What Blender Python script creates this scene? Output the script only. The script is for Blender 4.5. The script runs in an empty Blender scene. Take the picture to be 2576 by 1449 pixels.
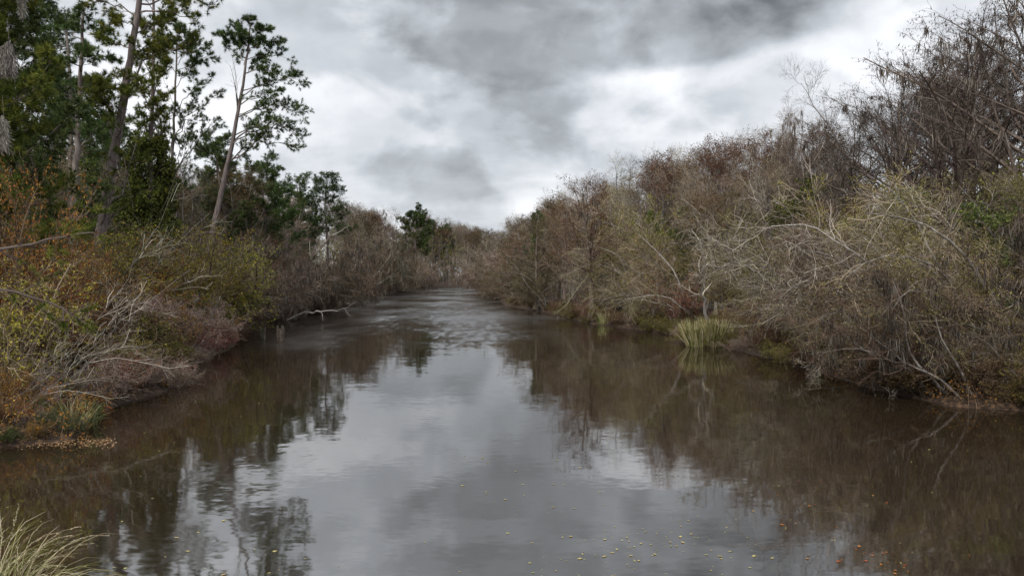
import bpy, math, random
import numpy as np
rng = np.random.default_rng(7)
random.seed(7)
scene = bpy.context.scene
COL = scene.collection
PI = math.pi
UP = np.array([0., 0., 1.])

# ------------------------------------------------------------------ camera
CAM_H = 4.5
F = 2022.0                      # focal length in units of a 2576 wide frame
PITCH = math.atan(30.5 / F)
cam = bpy.data.cameras.new('camera')
cam.sensor_width = 36.0
cam.lens = 36.0 * F / 2576.0
cam.clip_start = 0.1
cam.clip_end = 6000.0
cam_o = bpy.data.objects.new('camera', cam)
cam_o.location = (0, 0, CAM_H)
cam_o.rotation_euler = (PI / 2 - PITCH, 0, 0)
COL.objects.link(cam_o)
scene.camera = cam_o
scene.view_settings.view_transform = 'Standard'
scene.view_settings.look = 'None'
scene.view_settings.exposure = 0.66
scene.view_settings.gamma = 1.0
scene.cycles.max_bounces = 5
scene.cycles.diffuse_bounces = 3
scene.cycles.glossy_bounces = 2
scene.cycles.transmission_bounces = 2
scene.cycles.transparent_max_bounces = 4
scene.cycles.caustics_reflective = False
scene.cycles.caustics_refractive = False


def at(px, py, Y):
    """world point at forward distance Y seen at measured photo position"""
    dx = (px - 1288.0) / F
    dy = (724.5 - py) / F
    c, s = math.cos(PITCH), math.sin(PITCH)
    d = np.array([dx, c + dy * s, -s + dy * c])
    return np.array([0, 0, CAM_H]) + d * (Y / d[1])


def onwater(px, py):
    dx = (px - 1288.0) / F
    dy = (724.5 - py) / F
    c, s = math.cos(PITCH), math.sin(PITCH)
    d = np.array([dx, c + dy * s, -s + dy * c])
    k = -CAM_H / d[2]
    return d[0] * k, d[1] * k


def nrm(v):
    return v / np.maximum(np.linalg.norm(v, axis=-1, keepdims=True), 1e-9)


# ------------------------------------------------------------------ materials
def new_mat(name):
    m = bpy.data.materials.new(name)
    m.use_nodes = True
    nt = m.node_tree
    for n in list(nt.nodes):
        nt.nodes.remove(n)
    return m, nt, nt.nodes, nt.links


def ramp_mat(name, cols, rough=0.85, transl=0.0, hue=0.06, noise=None, attr=True, val=0.25, contrast=True):
    """material whose colour runs over cols by the per-face value v, with a shift for each object"""
    m, nt, N, L = new_mat(name)
    out = N.new('ShaderNodeOutputMaterial')
    cr = N.new('ShaderNodeValToRGB')
    els = cr.color_ramp.elements
    while len(els) < len(cols):
        els.new(0.5)
    for i, c in enumerate(cols):
        els[i].position = i / (len(cols) - 1)
        q_ = (.62 if i == 0 else 1.28 if i == len(cols) - 1 else 1.0) if contrast else 1.0
        els[i].color = (*[min(k * q_, .9) for k in c], 1)
    if noise:
        tc = N.new('ShaderNodeTexCoord')
        mp = N.new('ShaderNodeMapping')
        mp.inputs['Scale'].default_value = noise
        nz = N.new('ShaderNodeTexNoise')
        nz.inputs['Scale'].default_value = 1.0
        nz.inputs['Detail'].default_value = 5.0
        L.new(tc.outputs['Object'], mp.inputs[0])
        L.new(mp.outputs[0], nz.inputs['Vector'])
        L.new(nz.outputs['Fac'], cr.inputs[0])
    else:
        at_ = N.new('ShaderNodeAttribute')
        at_.attribute_name = 'v'
        L.new(at_.outputs['Fac'], cr.inputs[0])
    oi = N.new('ShaderNodeObjectInfo')
    hs = N.new('ShaderNodeHueSaturation')
    mr = N.new('ShaderNodeMapRange')
    mr.inputs['To Min'].default_value = 0.5 - hue / 2
    mr.inputs['To Max'].default_value = 0.5 + hue / 2
    mv = N.new('ShaderNodeMath'); mv.operation = 'MULTIPLY'; mv.inputs[1].default_value = 7.31
    fr = N.new('ShaderNodeMath'); fr.operation = 'FRACT'
    mr2 = N.new('ShaderNodeMapRange')
    mr2.inputs['To Min'].default_value = 1 - val
    mr2.inputs['To Max'].default_value = 1 + val
    L.new(oi.outputs['Random'], mr.inputs[0])
    L.new(oi.outputs['Random'], mv.inputs[0]); L.new(mv.outputs[0], fr.inputs[0]); L.new(fr.outputs[0], mr2.inputs[0])
    L.new(mr.outputs[0], hs.inputs['Hue']); L.new(mr2.outputs[0], hs.inputs['Value'])
    L.new(cr.outputs[0], hs.inputs['Color'])
    df = N.new('ShaderNodeBsdfDiffuse')
    L.new(hs.outputs[0], df.inputs[0])
    last = df
    if transl > 0:
        tr = N.new('ShaderNodeBsdfTranslucent')
        L.new(hs.outputs[0], tr.inputs[0])
        mx = N.new('ShaderNodeMixShader'); mx.inputs[0].default_value = transl
        L.new(df.outputs[0], mx.inputs[1]); L.new(tr.outputs[0], mx.inputs[2])
        last = mx
    L.new(last.outputs[0], out.inputs[0])
    return m


M = {}
M['pine_bark'] = ramp_mat('pine_bark', [(.055, .045, .04), (.20, .168, .155), (.40, .35, .33)], noise=(7, 7, 1.6), val=.12)
M['grey_bark'] = ramp_mat('grey_bark', [(.09, .08, .07), (.22, .20, .18), (.46, .44, .41)], noise=(5, 5, 1.2), val=.2)
M['pale_bark'] = ramp_mat('pale_bark', [(.16, .13, .11), (.46, .43, .39), (.72, .70, .66)], noise=(6, 6, 3), val=.1)
M['cypress_bark'] = ramp_mat('cypress_bark', [(.07, .05, .04), (.17, .13, .11), (.32, .28, .26)], noise=(8, 8, .8), val=.12)
M['twig_grey'] = ramp_mat('twig_grey', [(.09, .07, .048), (.24, .19, .13), (.50, .42, .31)], val=.3)
M['twig_dark'] = ramp_mat('twig_dark', [(.05, .04, .035), (.10, .08, .068), (.19, .16, .14)], val=.2)
M['twig_pale'] = ramp_mat('twig_pale', [(.13, .105, .07), (.27, .238, .182), (.60, .55, .46)], val=.25)
M['twig_brown'] = ramp_mat('twig_brown', [(.06, .042, .028), (.13, .088, .064), (.26, .19, .14)], val=.3)
M['twig_mauve'] = ramp_mat('twig_mauve', [(.15, .11, .09), (.32, .245, .20), (.56, .46, .39)], val=.1)
M['needles'] = ramp_mat('needles', [(.034, .060, .026), (.085, .130, .048), (.17, .22, .075)], transl=.15, hue=.03, val=.2)
M['needles_sunlit'] = ramp_mat('needles_sunlit', [(.044, .066, .020), (.115, .145, .034), (.26, .245, .05)], transl=.15, hue=.03, val=.15)  # lighter copy of needles, golden sunlight put into the colour
M['leaf_olive'] = ramp_mat('leaf_olive', [(.085, .078, .024), (.21, .19, .055), (.38, .35, .10)], transl=.3, val=.3)
M['leaf_brown'] = ramp_mat('leaf_brown', [(.05, .030, .020), (.11, .067, .040), (.23, .14, .075)], transl=.2, val=.3)
M['leaf_dark'] = ramp_mat('leaf_dark', [(.045, .035, .028), (.085, .065, .05), (.15, .12, .09)], val=.15)
M['leaf_tan'] = ramp_mat('leaf_tan', [(.085, .07, .042), (.20, .165, .098), (.38, .32, .19)], transl=.2, val=.2)
M['leaf_green'] = ramp_mat('leaf_green', [(.036, .055, .018), (.095, .130, .036), (.20, .22, .06)], transl=.25, val=.2)
M['leaf_yellow'] = ramp_mat('leaf_yellow', [(.13, .14, .03), (.30, .30, .05), (.54, .48, .08)], transl=.35, val=.15)
M['leaf_bright'] = ramp_mat('leaf_bright', [(.13, .14, .025), (.27, .28, .035), (.44, .43, .06)], transl=.35, val=.15)
M['leaf_autumn'] = ramp_mat('leaf_autumn', [(.10, .085, .03), (.24, .15, .05), (.44, .15, .045), (.42, .27, .06)], transl=.3, hue=.04, val=.15)
M['leaf_red'] = ramp_mat('leaf_red', [(.12, .035, .025), (.26, .075, .045), (.42, .14, .08)], transl=.3, hue=.03, val=.15)
M['leaf_mauve'] = ramp_mat('leaf_mauve', [(.12, .07, .055), (.28, .18, .14), (.44, .31, .25)], transl=.2, val=.1)
M['flower_blue'] = ramp_mat('flower_blue', [(.10, .09, .22), (.22, .20, .42), (.42, .38, .60)], transl=.2)
M['moss_pale'] = ramp_mat('moss_pale', [(.22, .20, .17), (.40, .37, .32), (.58, .55, .48)], transl=.25, val=.1)
M['moss'] = ramp_mat('moss', [(.085, .072, .058), (.155, .135, .112), (.29, .262, .22)], transl=.25, val=.15)
M['grass_green'] = ramp_mat('grass_green', [(.10, .13, .04), (.34, .38, .13), (.62, .60, .34)], transl=.3, val=.1)
M['grass_straw'] = ramp_mat('grass_straw', [(.30, .25, .12), (.52, .45, .27), (.72, .66, .48)], transl=.3, val=.1)
M['float_yellow'] = ramp_mat('float_yellow', [(.36, .28, .09), (.48, .41, .18), (.66, .61, .44)], val=.25, hue=.05, rough=.5, noise=(9, 9, 9))
M['float_orange'] = ramp_mat('float_orange', [(.26, .09, .035), (.42, .16, .055), (.52, .30, .12)], val=.25, hue=.05, noise=(9, 9, 9))
M['stump_wood'] = ramp_mat('stump_wood', [(.04, .032, .025), (.15, .125, .10), (.42, .38, .32)], noise=(9, 9, 3), val=.1)


def ground_mat():
    m, nt, N, L = new_mat('leaf_litter')
    out = N.new('ShaderNodeOutputMaterial')
    bs = N.new('ShaderNodeBsdfPrincipled')
    bs.inputs['Roughness'].default_value = .95
    tc = N.new('ShaderNodeNewGeometry')
    n1 = N.new('ShaderNodeTexNoise'); n1.inputs['Scale'].default_value = 6.0; n1.inputs['Detail'].default_value = 8
    n2 = N.new('ShaderNodeTexNoise'); n2.inputs['Scale'].default_value = .35; n2.inputs['Detail'].default_value = 4
    L.new(tc.outputs['Position'], n1.inputs['Vector']); L.new(tc.outputs['Position'], n2.inputs['Vector'])
    cr = N.new('ShaderNodeValToRGB')
    e = cr.color_ramp.elements
    e[0].position = .35; e[0].color = (.03, .02, .015, 1)
    e[1].position = .70; e[1].color = (.19, .12, .075, 1)
    k = e.new(.52); k.color = (.060, .040, .028, 1)
    L.new(n1.outputs['Fac'], cr.inputs[0])
    mx = N.new('ShaderNodeMixRGB'); mx.blend_type = 'MULTIPLY'; mx.inputs[0].default_value = .8
    c2 = N.new('ShaderNodeValToRGB')
    c2.color_ramp.elements[0].color = (.55, .5, .45, 1); c2.color_ramp.elements[1].color = (1.3, 1.15, .95, 1)
    L.new(n2.outputs['Fac'], c2.inputs[0])
    L.new(cr.outputs[0], mx.inputs[1]); L.new(c2.outputs[0], mx.inputs[2])
    L.new(mx.outputs[0], bs.inputs['Base Color'])
    bp = N.new('ShaderNodeBump'); bp.inputs['Strength'].default_value = .8; bp.inputs['Distance'].default_value = .1
    L.new(n1.outputs['Fac'], bp.inputs['Height']); L.new(bp.outputs[0], bs.inputs['Normal'])
    L.new(bs.outputs[0], out.inputs[0])
    return m


def water_mat():
    m, nt, N, L = new_mat('river_water')
    out = N.new('ShaderNodeOutputMaterial')
    bs = N.new('ShaderNodeBsdfPrincipled')
    bs.inputs['Base Color'].default_value = (.029, .020, .012, 1)
    bs.inputs['Roughness'].default_value = .02
    bs.inputs['IOR'].default_value = 4.6
    geo = N.new('ShaderNodeNewGeometry')

    def noise(sx, sy, detail=2.0, rot=0.0):
        mp = N.new('ShaderNodeMapping')
        mp.inputs['Scale'].default_value = (sx, sy, 1)
        mp.inputs['Rotation'].default_value = (0, 0, rot)
        L.new(geo.outputs['Position'], mp.inputs[0])
        nz = N.new('ShaderNodeTexNoise'); nz.inputs['Scale'].default_value = 1; nz.inputs['Detail'].default_value = detail
        L.new(mp.outputs[0], nz.inputs['Vector'])
        return nz

    def vm(op, a, b=None, s=None):
        n = N.new('ShaderNodeVectorMath'); n.operation = op
        for i, x in enumerate((a, b)):
            if x is None: continue
            if hasattr(x, 'is_linked'): L.new(x, n.inputs[i])
            else: n.inputs[i].default_value = x
        if s is not None:
            if hasattr(s, 'is_linked'): L.new(s, n.inputs['Scale'])
            else: n.inputs['Scale'].default_value = s
        return n.outputs[0]

    def slope(nz, ax, ay):
        return vm('MULTIPLY', vm('SUBTRACT', nz.outputs['Color'], (.5, .5, .5)), (ax, ay, 0))
    swell = slope(noise(.5, 1.1, 2, .15), .010, .014)
    fine = slope(noise(3.0, 7.0, 2, -.1), .012, .020)
    rip = slope(noise(4.0, 7.0, 2, .2), .24, .34)
    glit = slope(noise(1.6, .4, 3, .1), .20, .42)
    # wind patches: where breeze touches the surface it is rougher
    sep = N.new('ShaderNodeSeparateXYZ'); L.new(geo.outputs['Position'], sep.inputs[0])
    patch = noise(.11, .045, 5, .35)
    my = N.new('ShaderNodeMapRange'); my.inputs['From Min'].default_value = 30; my.inputs['From Max'].default_value = 85
    my.inputs['To Min'].default_value = -.20; my.inputs['To Max'].default_value = .13
    L.new(sep.outputs['Y'], my.inputs[0])
    ad = N.new('ShaderNodeMath'); ad.operation = 'ADD'; L.new(patch.outputs['Fac'], ad.inputs[0]); L.new(my.outputs[0], ad.inputs[1])
    mk = N.new('ShaderNodeMapRange'); mk.inputs['From Min'].default_value = .40; mk.inputs['From Max'].default_value = .74
    mk.inputs['To Min'].default_value = .012; mk.inputs['To Max'].default_value = 1.0
    L.new(ad.outputs[0], mk.inputs[0])
    tot = vm('ADD', swell, fine)
    tot = vm('ADD', tot, vm('SCALE', vm('ADD', rip, glit), None, mk.outputs[0]))
    n = vm('NORMALIZE', vm('ADD', tot, (0, 0, 1)))
    L.new(n, bs.inputs['Normal'])
    mr_ = N.new('ShaderNodeMapRange'); mr_.inputs['To Min'].default_value = .035; mr_.inputs['To Max'].default_value = .27
    L.new(mk.outputs[0], mr_.inputs[0]); L.new(mr_.outputs[0], bs.inputs['Roughness'])
    L.new(bs.outputs[0], out.inputs[0])
    return m


# ------------------------------------------------------------------ mesh builder
class Geo:
    def __init__(self):
        self.v, self.f, self.m, self.a, self.s, self.n = [], [], [], [], [], 0

    def add(self, verts, faces, mat=0, v=None, smooth=False):
        faces = np.asarray(faces, dtype=np.int64)
        if len(faces) == 0: return
        self.v.append(np.asarray(verts, dtype=np.float64).reshape(-1, 3))
        self.f.append(faces + self.n)
        k = len(faces)
        self.m.append(np.full(k, mat, dtype=np.int32))
        self.a.append(np.full(k, .5) if v is None else np.broadcast_to(v, (k,)).astype(float))
        self.s.append(np.full(k, smooth, dtype=bool))
        self.n += len(self.v[-1])

    def tubes(self, P, R, k=3, mat=0, v=None, smooth=False):
        """P (N,M,3) polylines, R (N,M) radii -> open tapered tubes"""
        N_, Mm, _ = P.shape
        if N_ == 0: return
        T = np.empty_like(P)
        T[:, 1:-1] = P[:, 2:] - P[:, :-2]
        T[:, 0] = P[:, 1] - P[:, 0]; T[:, -1] = P[:, -1] - P[:, -2]
        T = nrm(T)
        ref = np.where(np.abs(T[..., 2:3]) > .9, np.array([1., 0, 0]), UP)
        ref = np.broadcast_to(ref[:, :1], T.shape)
        A = nrm(np.cross(T, ref)); B = np.cross(T, A)
        th = np.arange(k) * 2 * PI / k
        V = P[:, :, None, :] + R[:, :, None, None] * (A[:, :, None, :] * np.cos(th)[None, None, :, None] + B[:, :, None, :] * np.sin(th)[None, None, :, None])
        base = (np.arange(N_) * Mm * k)[:, None, None]
        i = (np.arange(Mm - 1) * k)[None, :, None]
        j = np.arange(k)[None, None, :]; j2 = (j + 1) % k
        q = np.stack(np.broadcast_arrays(base + i + j, base + i + j2, base + i + k + j2, base + i + k + j), -1).reshape(-1, 4)
        if v is None:
            v = np.repeat(rng.random(N_), (Mm - 1) * k)
        self.add(V, q, mat, v, smooth)

    def leaves(self, pos, size, mat=0, aspect=.5, v=None, dirs=None, fold=.25):
        """leaf-sized folded faces: two triangles each, bent along the midrib"""
        n = len(pos)
        if n == 0: return
        size = np.broadcast_to(size, (n,))[:, None]
        d = nrm(rng.normal(size=(n, 3))) if dirs is None else nrm(dirs + rng.normal(size=(n, 3)) * .35)
        w = nrm(np.cross(d, nrm(rng.normal(size=(n, 3)))))
        up = np.cross(d, w)
        p0 = pos; p2 = pos + d * size
        mid = pos + d * size * .5
        p1 = mid + w * size * aspect * .5 + up * size * fold * .3
        p3 = mid - w * size * aspect * .5 + up * size * fold * .3
        V = np.stack([p0, p1, p2, p3], 1).reshape(-1, 3)
        b = np.arange(n)[:, None] * 4
        t = np.concatenate([b + np.array([[0, 1, 2, 2]]), b + np.array([[0, 2, 3, 3]])], 0)
        vv = rng.random(n) if v is None else np.broadcast_to(v, (n,))
        self.add(V, t, mat, np.concatenate([vv, vv]))

    def tufts(self, pos, dirs, n=14, length=.28, width=.035, mat=0, spread=1.0, v=None):
        """pine needle tufts: thin spikes radiating from each point"""
        k = len(pos)
        if k == 0: return
        P = np.repeat(pos, n, 0)
        D = nrm(np.repeat(dirs, n, 0) + rng.normal(size=(k * n, 3)) * spread)
        Ln = length * rng.uniform(.6, 1.15, (k * n, 1))
        W = nrm(np.cross(D, rng.normal(size=(k * n, 3)))) * width * .5
        V = np.stack([P - W, P + W, P + D * Ln], 1).reshape(-1, 3)
        t = (np.arange(k * n)[:, None] * 3 + np.array([[0, 1, 2, 2]]))
        vv = np.repeat(rng.random(k) if v is None else v, n) * .7 + rng.random(k * n) * .3
        self.add(V, t, mat, vv)

    def mesh(self, name, mats):
        V = np.concatenate(self.v); Fc = np.concatenate(self.f)
        m = np.concatenate(self.m); a = np.concatenate(self.a); s = np.concatenate(self.s)
        tri = Fc[:, 2] == Fc[:, 3]
        tot = np.where(tri, 3, 4)
        start = np.concatenate([[0], np.cumsum(tot)[:-1]])
        mask = np.ones(Fc.shape, bool); mask[tri, 3] = False
        loops = Fc[mask]
        me = bpy.data.meshes.new(name)
        me.vertices.add(len(V)); me.vertices.foreach_set('co', V.astype(np.float32).ravel())
        me.loops.add(len(loops)); me.loops.foreach_set('vertex_index', loops.astype(np.int32))
        me.polygons.add(len(Fc)); me.polygons.foreach_set('loop_start', start.astype(np.int32))
        me.update(calc_edges=True)
        me.polygons.foreach_set('material_index', m)
        me.polygons.foreach_set('use_smooth', s)
        at_ = me.attributes.new('v', 'FLOAT', 'FACE')
        at_.data.foreach_set('value', a.astype(np.float32))
        for x in mats: me.materials.append(M[x])
        return me


def grow(pos, d, length, m, up=0., wob=.12, up1=None, bend=None):
    """walk polylines: pos (N,3), d (N,3), length (N,) -> (N,m+1,3)"""
    n = len(pos)
    P = np.empty((n, m + 1, 3)); P[:, 0] = pos
    d = nrm(d.copy()); st = (np.broadcast_to(length, (n,)) / m)[:, None]
    for i in range(m):
        u = up if up1 is None else up + (up1 - up) * i / max(m - 1, 1)
        d = d + rng.normal(size=(n, 3)) * wob + UP * u
        if bend is not None: d = d + np.asarray(bend)
        d = nrm(d)
        P[:, i + 1] = P[:, i] + d * st
    return P


def taper(r0, m, end=.25, rmin=.002, pw=1.0):
    t = np.linspace(0, 1, m + 1) ** pw
    return np.maximum(r0[:, None] * (1 - t * (1 - end))[None, :], rmin)


def sample(P, R, idx, t):
    Mm = P.shape[1]
    f = np.clip(t, 0, .9999) * (Mm - 1); i = f.astype(int); w = (f - i)[:, None]
    a = P[idx, i]; b = P[idx, i + 1]
    r = None if R is None else R[idx, i] * (1 - w[:, 0]) + R[idx, i + 1] * w[:, 0]
    return a * (1 - w) + b * w, nrm(b - a), r


def spawn(P, R, n, t0, t1, ang, L_, m, up=0., wob=.12, rfrac=.6, rmin=.003, fall=.4, up1=None, flat=0., end=.25, az=None, angv=.25, bend=None, rmax=9):
    N_ = len(P)
    idx = np.repeat(np.arange(N_), n)
    t = t0 + (t1 - t0) * (np.tile(np.arange(n), N_) + rng.random(N_ * n)) / n
    pos, tan, r = sample(P, R, idx, t)
    ref = np.where(np.abs(tan[:, 2:3]) > .95, np.array([1., 0, 0]), UP)
    b1 = nrm(np.cross(tan, ref)); b2 = np.cross(b1, tan)
    ph = np.tile(np.arange(n) * 2.399, N_) + rng.random(N_ * n) * 1.2 + np.repeat(rng.random(N_) * 6.28, n) if az is None else az
    a = ang * (1 + rng.normal(size=N_ * n) * angv)
    d = tan * np.cos(a)[:, None] + (b1 * np.cos(ph)[:, None] + b2 * (np.sin(ph) * (1 - flat))[:, None]) * np.sin(a)[:, None]
    ln = L_ * rng.uniform(.55, 1.25, N_ * n) * (1 - fall * (t - t0) / max(t1 - t0, 1e-6))
    Q = grow(pos, d, ln, m, up, wob, up1, bend)
    r0 = np.clip(r * rfrac, rmin, rmax)
    return Q, taper(r0, m, end, rmin)


def pts_on(P, R, n, t0=0., t1=1.):
    N_ = len(P)
    idx = np.repeat(np.arange(N_), n)
    t = rng.uniform(t0, t1, N_ * n)
    return sample(P, R, idx, t)


def moss_geo(g, pos, n=7, L_=.8, mat=0, w=.014):
    """hanging strands of tree moss below each point"""
    k = len(pos)
    if k == 0: return
    P0 = np.repeat(pos, n, 0) + rng.normal(size=(k * n, 3)) * np.array([.10, .10, .04])
    ln = np.repeat(rng.uniform(.35, 1.25, k), n) * L_ * rng.uniform(.4, 1.1, k * n)
    D = np.tile(np.array([0, 0, -1.]), (k * n, 1))
    P = grow(P0, D, ln, 4, 0, .14)
    R = np.broadcast_to(np.array([.7, 1.2, 1.1, .7, .15]) * w, (k * n, 5))
    g.tubes(P, R, 3, mat)


# ------------------------------------------------------------------ objects
def tag(o, label=None, cat=None, group=None, kind=None):
    if label: o['label'] = label
    if cat: o['category'] = cat
    if group: o['group'] = group
    if kind: o['kind'] = kind
    return o


def link(name, me, parent=None):
    o = bpy.data.objects.new(name, me)
    COL.objects.link(o)
    if parent: o.parent = parent
    return o


def empty(name, loc=(0, 0, 0), rz=0., s=1.):
    o = bpy.data.objects.new(name, None)
    o.empty_display_size = .3
    COL.objects.link(o)
    o.location = loc; o.rotation_euler = (0, 0, rz); o.scale = (s, s, s)
    return o


class Proto:
    """name of the thing, list of (part name, mesh), own height"""
    def __init__(self, name, parts, H):
        self.name, self.parts, self.H = name, parts, H


def place(proto, x, y, H, label, cat, group=None, rz=None, z=None, sx=1., tilt=0., tiltdir=0., name=None):
    z = float(gh(x, y)) - .05 if z is None else z
    s = H / proto.H
    o = empty(name or proto.name, (x, y, z), random.uniform(0, 6.28) if rz is None else rz, s)
    o.scale = (s * sx, s * sx, s)
    if tilt:
        o.rotation_mode = 'XYZ'
        o.rotation_euler = (tilt * math.sin(tiltdir), tilt * math.cos(tiltdir), o.rotation_euler[2])
    tag(o, label, cat, group)
    for pn, me in proto.parts:
        c = link(pn, me, o)
    return o


# ------------------------------------------------------------------ terrain
left_px = [(0, 1125), (200, 1105), (225, 1060), (300, 1012), (415, 985), (440, 940), (500, 905), (575, 880), (597, 850), (603, 818), (720, 803), (850, 778), (880, 752), (980, 741), (1050, 727), (1150, 723), (1240, 721)]
right_px = [(1232, 730), (1245, 745), (1270, 768), (1400, 792), (1490, 815), (1560, 824), (1700, 842), (1730, 860), (1850, 878), (1950, 905), (2050, 932), (2200, 978), (2400, 1022), (2576, 1034)]
left_w = [(-3.4, -60), (-3.4, 7.6), (-4.2, 9.3), (-6.5, 10.6), (-10, 12), (-14.5, 16)] + [onwater(*p) for p in left_px] + [(20, 362), (130, 385), (400, 400)]
right_w = [(400, 360), (130, 338), (30, 322), (4, 292)] + [onwater(*p) for p in right_px] + [(21, 20), (23, 8), (26, -60)]
POLY = np.array(left_w + right_w)


def sdist(x, y):
    """distance to the river's edge: positive on land, negative in the water"""
    x = np.atleast_1d(np.asarray(x, float)).ravel(); y = np.atleast_1d(np.asarray(y, float)).ravel()
    A = POLY; B = np.roll(POLY, -1, 0)
    best = np.full(len(x), 1e9); ins = np.zeros(len(x), bool)
    for (ax, ay), (bx, by) in zip(A, B):
        dx, dy = bx - ax, by - ay
        t = np.clip(((x - ax) * dx + (y - ay) * dy) / (dx * dx + dy * dy), 0, 1)
        best = np.minimum(best, np.hypot(x - ax - t * dx, y - ay - t * dy))
        c = ((ay > y) != (by > y)) & (x < (bx - ax) * (y - ay) / (by - ay + 1e-12) + ax)
        ins ^= c
    return np.where(ins, -best, best)


def hnoise(x, y, s, seed):
    r = np.random.default_rng(seed)
    o = 0
    for i in range(5):
        a = r.uniform(0, 6.28); f = s * r.uniform(.6, 1.7); p = r.uniform(0, 6.28)
        o = o + np.sin((x * math.cos(a) + y * math.sin(a)) * f + p)
    return o / 5


def gh(x, y):
    x = np.asarray(x, float); y = np.asarray(y, float); sh = x.shape
    d = sdist(x, y).reshape(sh if sh else (1,))
    xx = x.reshape(d.shape); yy = y.reshape(d.shape)
    d = d + hnoise(xx, yy, 1.1, 3) * .22
    h = np.where(d < 0, np.maximum(d * .45, -1.2), .25 * (1 - np.exp(-np.maximum(d, 0) / .35)) + 1.2 * (1 - np.exp(-np.maximum(d, 0) / 9.)))
    h = h + 2.6 * (1 - np.exp(-np.maximum(d - 6, 0) / 30.))
    h = h + np.where(d > 0, np.minimum(d / 4, 1) * hnoise(xx, yy, .5, 5) * .22, 0)
    h = h + np.where(d > 60, np.minimum((d - 60) / 200, 1) * hnoise(xx, yy, .01, 6) * 2, 0)
    return h if sh else float(h[0])


def build_ground():
    def axis(lo, hi, fine_lo, fine_hi, step):
        a = list(np.arange(fine_lo, fine_hi + 1e-6, step))
        s = step; v = a[-1]; up = []
        while v < hi: s *= 1.28; v += s; up.append(min(v, hi))
        s = step; v = a[0]; dn = []
        while v > lo: s *= 1.28; v -= s; dn.append(max(v, lo))
        return np.array(dn[::-1] + a + up)
    xs = axis(-3000, 3000, -45, 40, .5)
    ys = np.concatenate([axis(-800, 120, -5, 110, .5)[:-1], np.arange(110.5, 420, 1.6), [430, 445, 465, 500, 560, 650, 800, 1100, 1600, 2500, 4000]])
    ys = np.unique(ys)
    X, Y = np.meshgrid(xs, ys)
    Z = gh(X, Y)
    ny, nx = X.shape
    i = np.arange(ny - 1)[:, None] * nx; j = np.arange(nx - 1)[None, :]
    q = np.stack([i + j, i + j + 1, i + j + 1 + nx, i + j + nx], -1).reshape(-1, 4)
    g = Geo(); g.add(np.stack([X, Y, Z], -1).reshape(-1, 3), q, 0, None, True)
    M['ground'] = ground_mat()
    o = link('ground', g.mesh('ground', ['ground'])); tag(o, kind='structure')
    M['water'] = water_mat()
    g = Geo()
    g.add([(-900, -700, 0), (900, -700, 0), (900, 1500, 0), (-900, 1500, 0)], [(0, 1, 2, 3)])
    o = link('river', g.mesh('river', ['water'])); tag(o, kind='structure')


build_ground()

# ------------------------------------------------------------------ tree prototypes


def trunk_line(H, lean=(0, 0), wob=.03, m=10, r0=.3, flare=1.35, end=.15):
    d = nrm(np.array([[lean[0], lean[1], 1.]]))
    P = grow(np.zeros((1, 3)), d, np.array([H]), m, .01, wob)
    R = taper(np.array([r0]), m, end, .01); R[:, 0] *= flare
    return P, R


def hardwood(seed, H=20., mats=('grey_bark', 'twig_grey', 'leaf_tan'), leaf=0, moss=0, spread=1.0, nl=9, upb=.10, forks=2, tw=1.0, leafsize=.10, r0=.26):
    """bare or thin-leaved broad crowned tree: forked trunk, arching limbs, fine twigs"""
    global rng
    rng = np.random.default_rng(seed)
    tr = Geo(); cr = Geo()
    P, R = trunk_line(H * .62, (rng.normal() * .12, rng.normal() * .12), .05, 8, r0, end=.4)
    tr.tubes(P, R, 8, 0, smooth=True)
    F1, FR = spawn(P, R, forks + 2, .55, 1.0, .42, H * .46, 7, .10, .13, .75, .02, .2)
    tr.tubes(F1, FR, 6, 0, smooth=True)
    L1, LR = spawn(P, R, nl, .35, .98, .95 * spread, H * .30, 6, upb, .16, .5, .015, .3)
    L2, LR2 = spawn(F1, FR, 6, .15, .98, .75 * spread, H * .20, 6, upb * .8, .17, .55, .012, .5)
    Lb = np.concatenate([L1, L2]); Rb = np.concatenate([LR, LR2])
    cr.tubes(Lb, Rb, 4, 0)
    S, SR = spawn(Lb, Rb, 7, .15, 1., .75, H * .10, 4, upb * .6, .2, .55, .008, .45)
    cr.tubes(S, SR, 3, 1)
    T, TR = spawn(S, SR, 6, .12, 1., .7, H * .05, 3, upb * .4, .25, .6, .005 * tw, .4)
    cr.tubes(T, TR, 3, 1)
    U, UR = spawn(T, TR, 3, .2, 1., .6, H * .027, 2, upb * .2, .25, .7, .0042 * tw, .3)
    cr.tubes(U, UR, 3, 1)
    if leaf:
        p, t, _ = pts_on(U, None, leaf, .2, 1.)
        keep = rng.random(len(p)) < np.clip(hn3(p, .35, seed) * 1.6 + .5, .08, 1)
        cr.leaves(p[keep], leafsize * rng.uniform(.6, 1.3, keep.sum()), 2, .6)
    parts = [('trunk', tr.mesh('trunk', [mats[0]])), ('crown', cr.mesh('crown', list(mats)))]
    if moss:
        mo = Geo(); src = np.concatenate([Lb[:, 2:5].reshape(-1, 3), S[:, 2].reshape(-1, 3)])
        sel = rng.choice(len(src), min(moss, len(src)), replace=False)
        moss_geo(mo, src[sel], 9, H * .06, 0, .018)
        parts.append(('moss', mo.mesh('moss', ['moss'])))
    return Proto('broadleaf_tree', parts, float(max(U[..., 2].max(), 1)))


def hn3(p, s, seed):
    r = np.random.default_rng(seed + 99); o = 0
    for i in range(6):
        k = nrm(r.normal(size=3)) * s * r.uniform(.7, 2.2) * 2
        o = o + np.sin(p @ k + r.uniform(0, 6.28))
    return o / 3.


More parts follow.
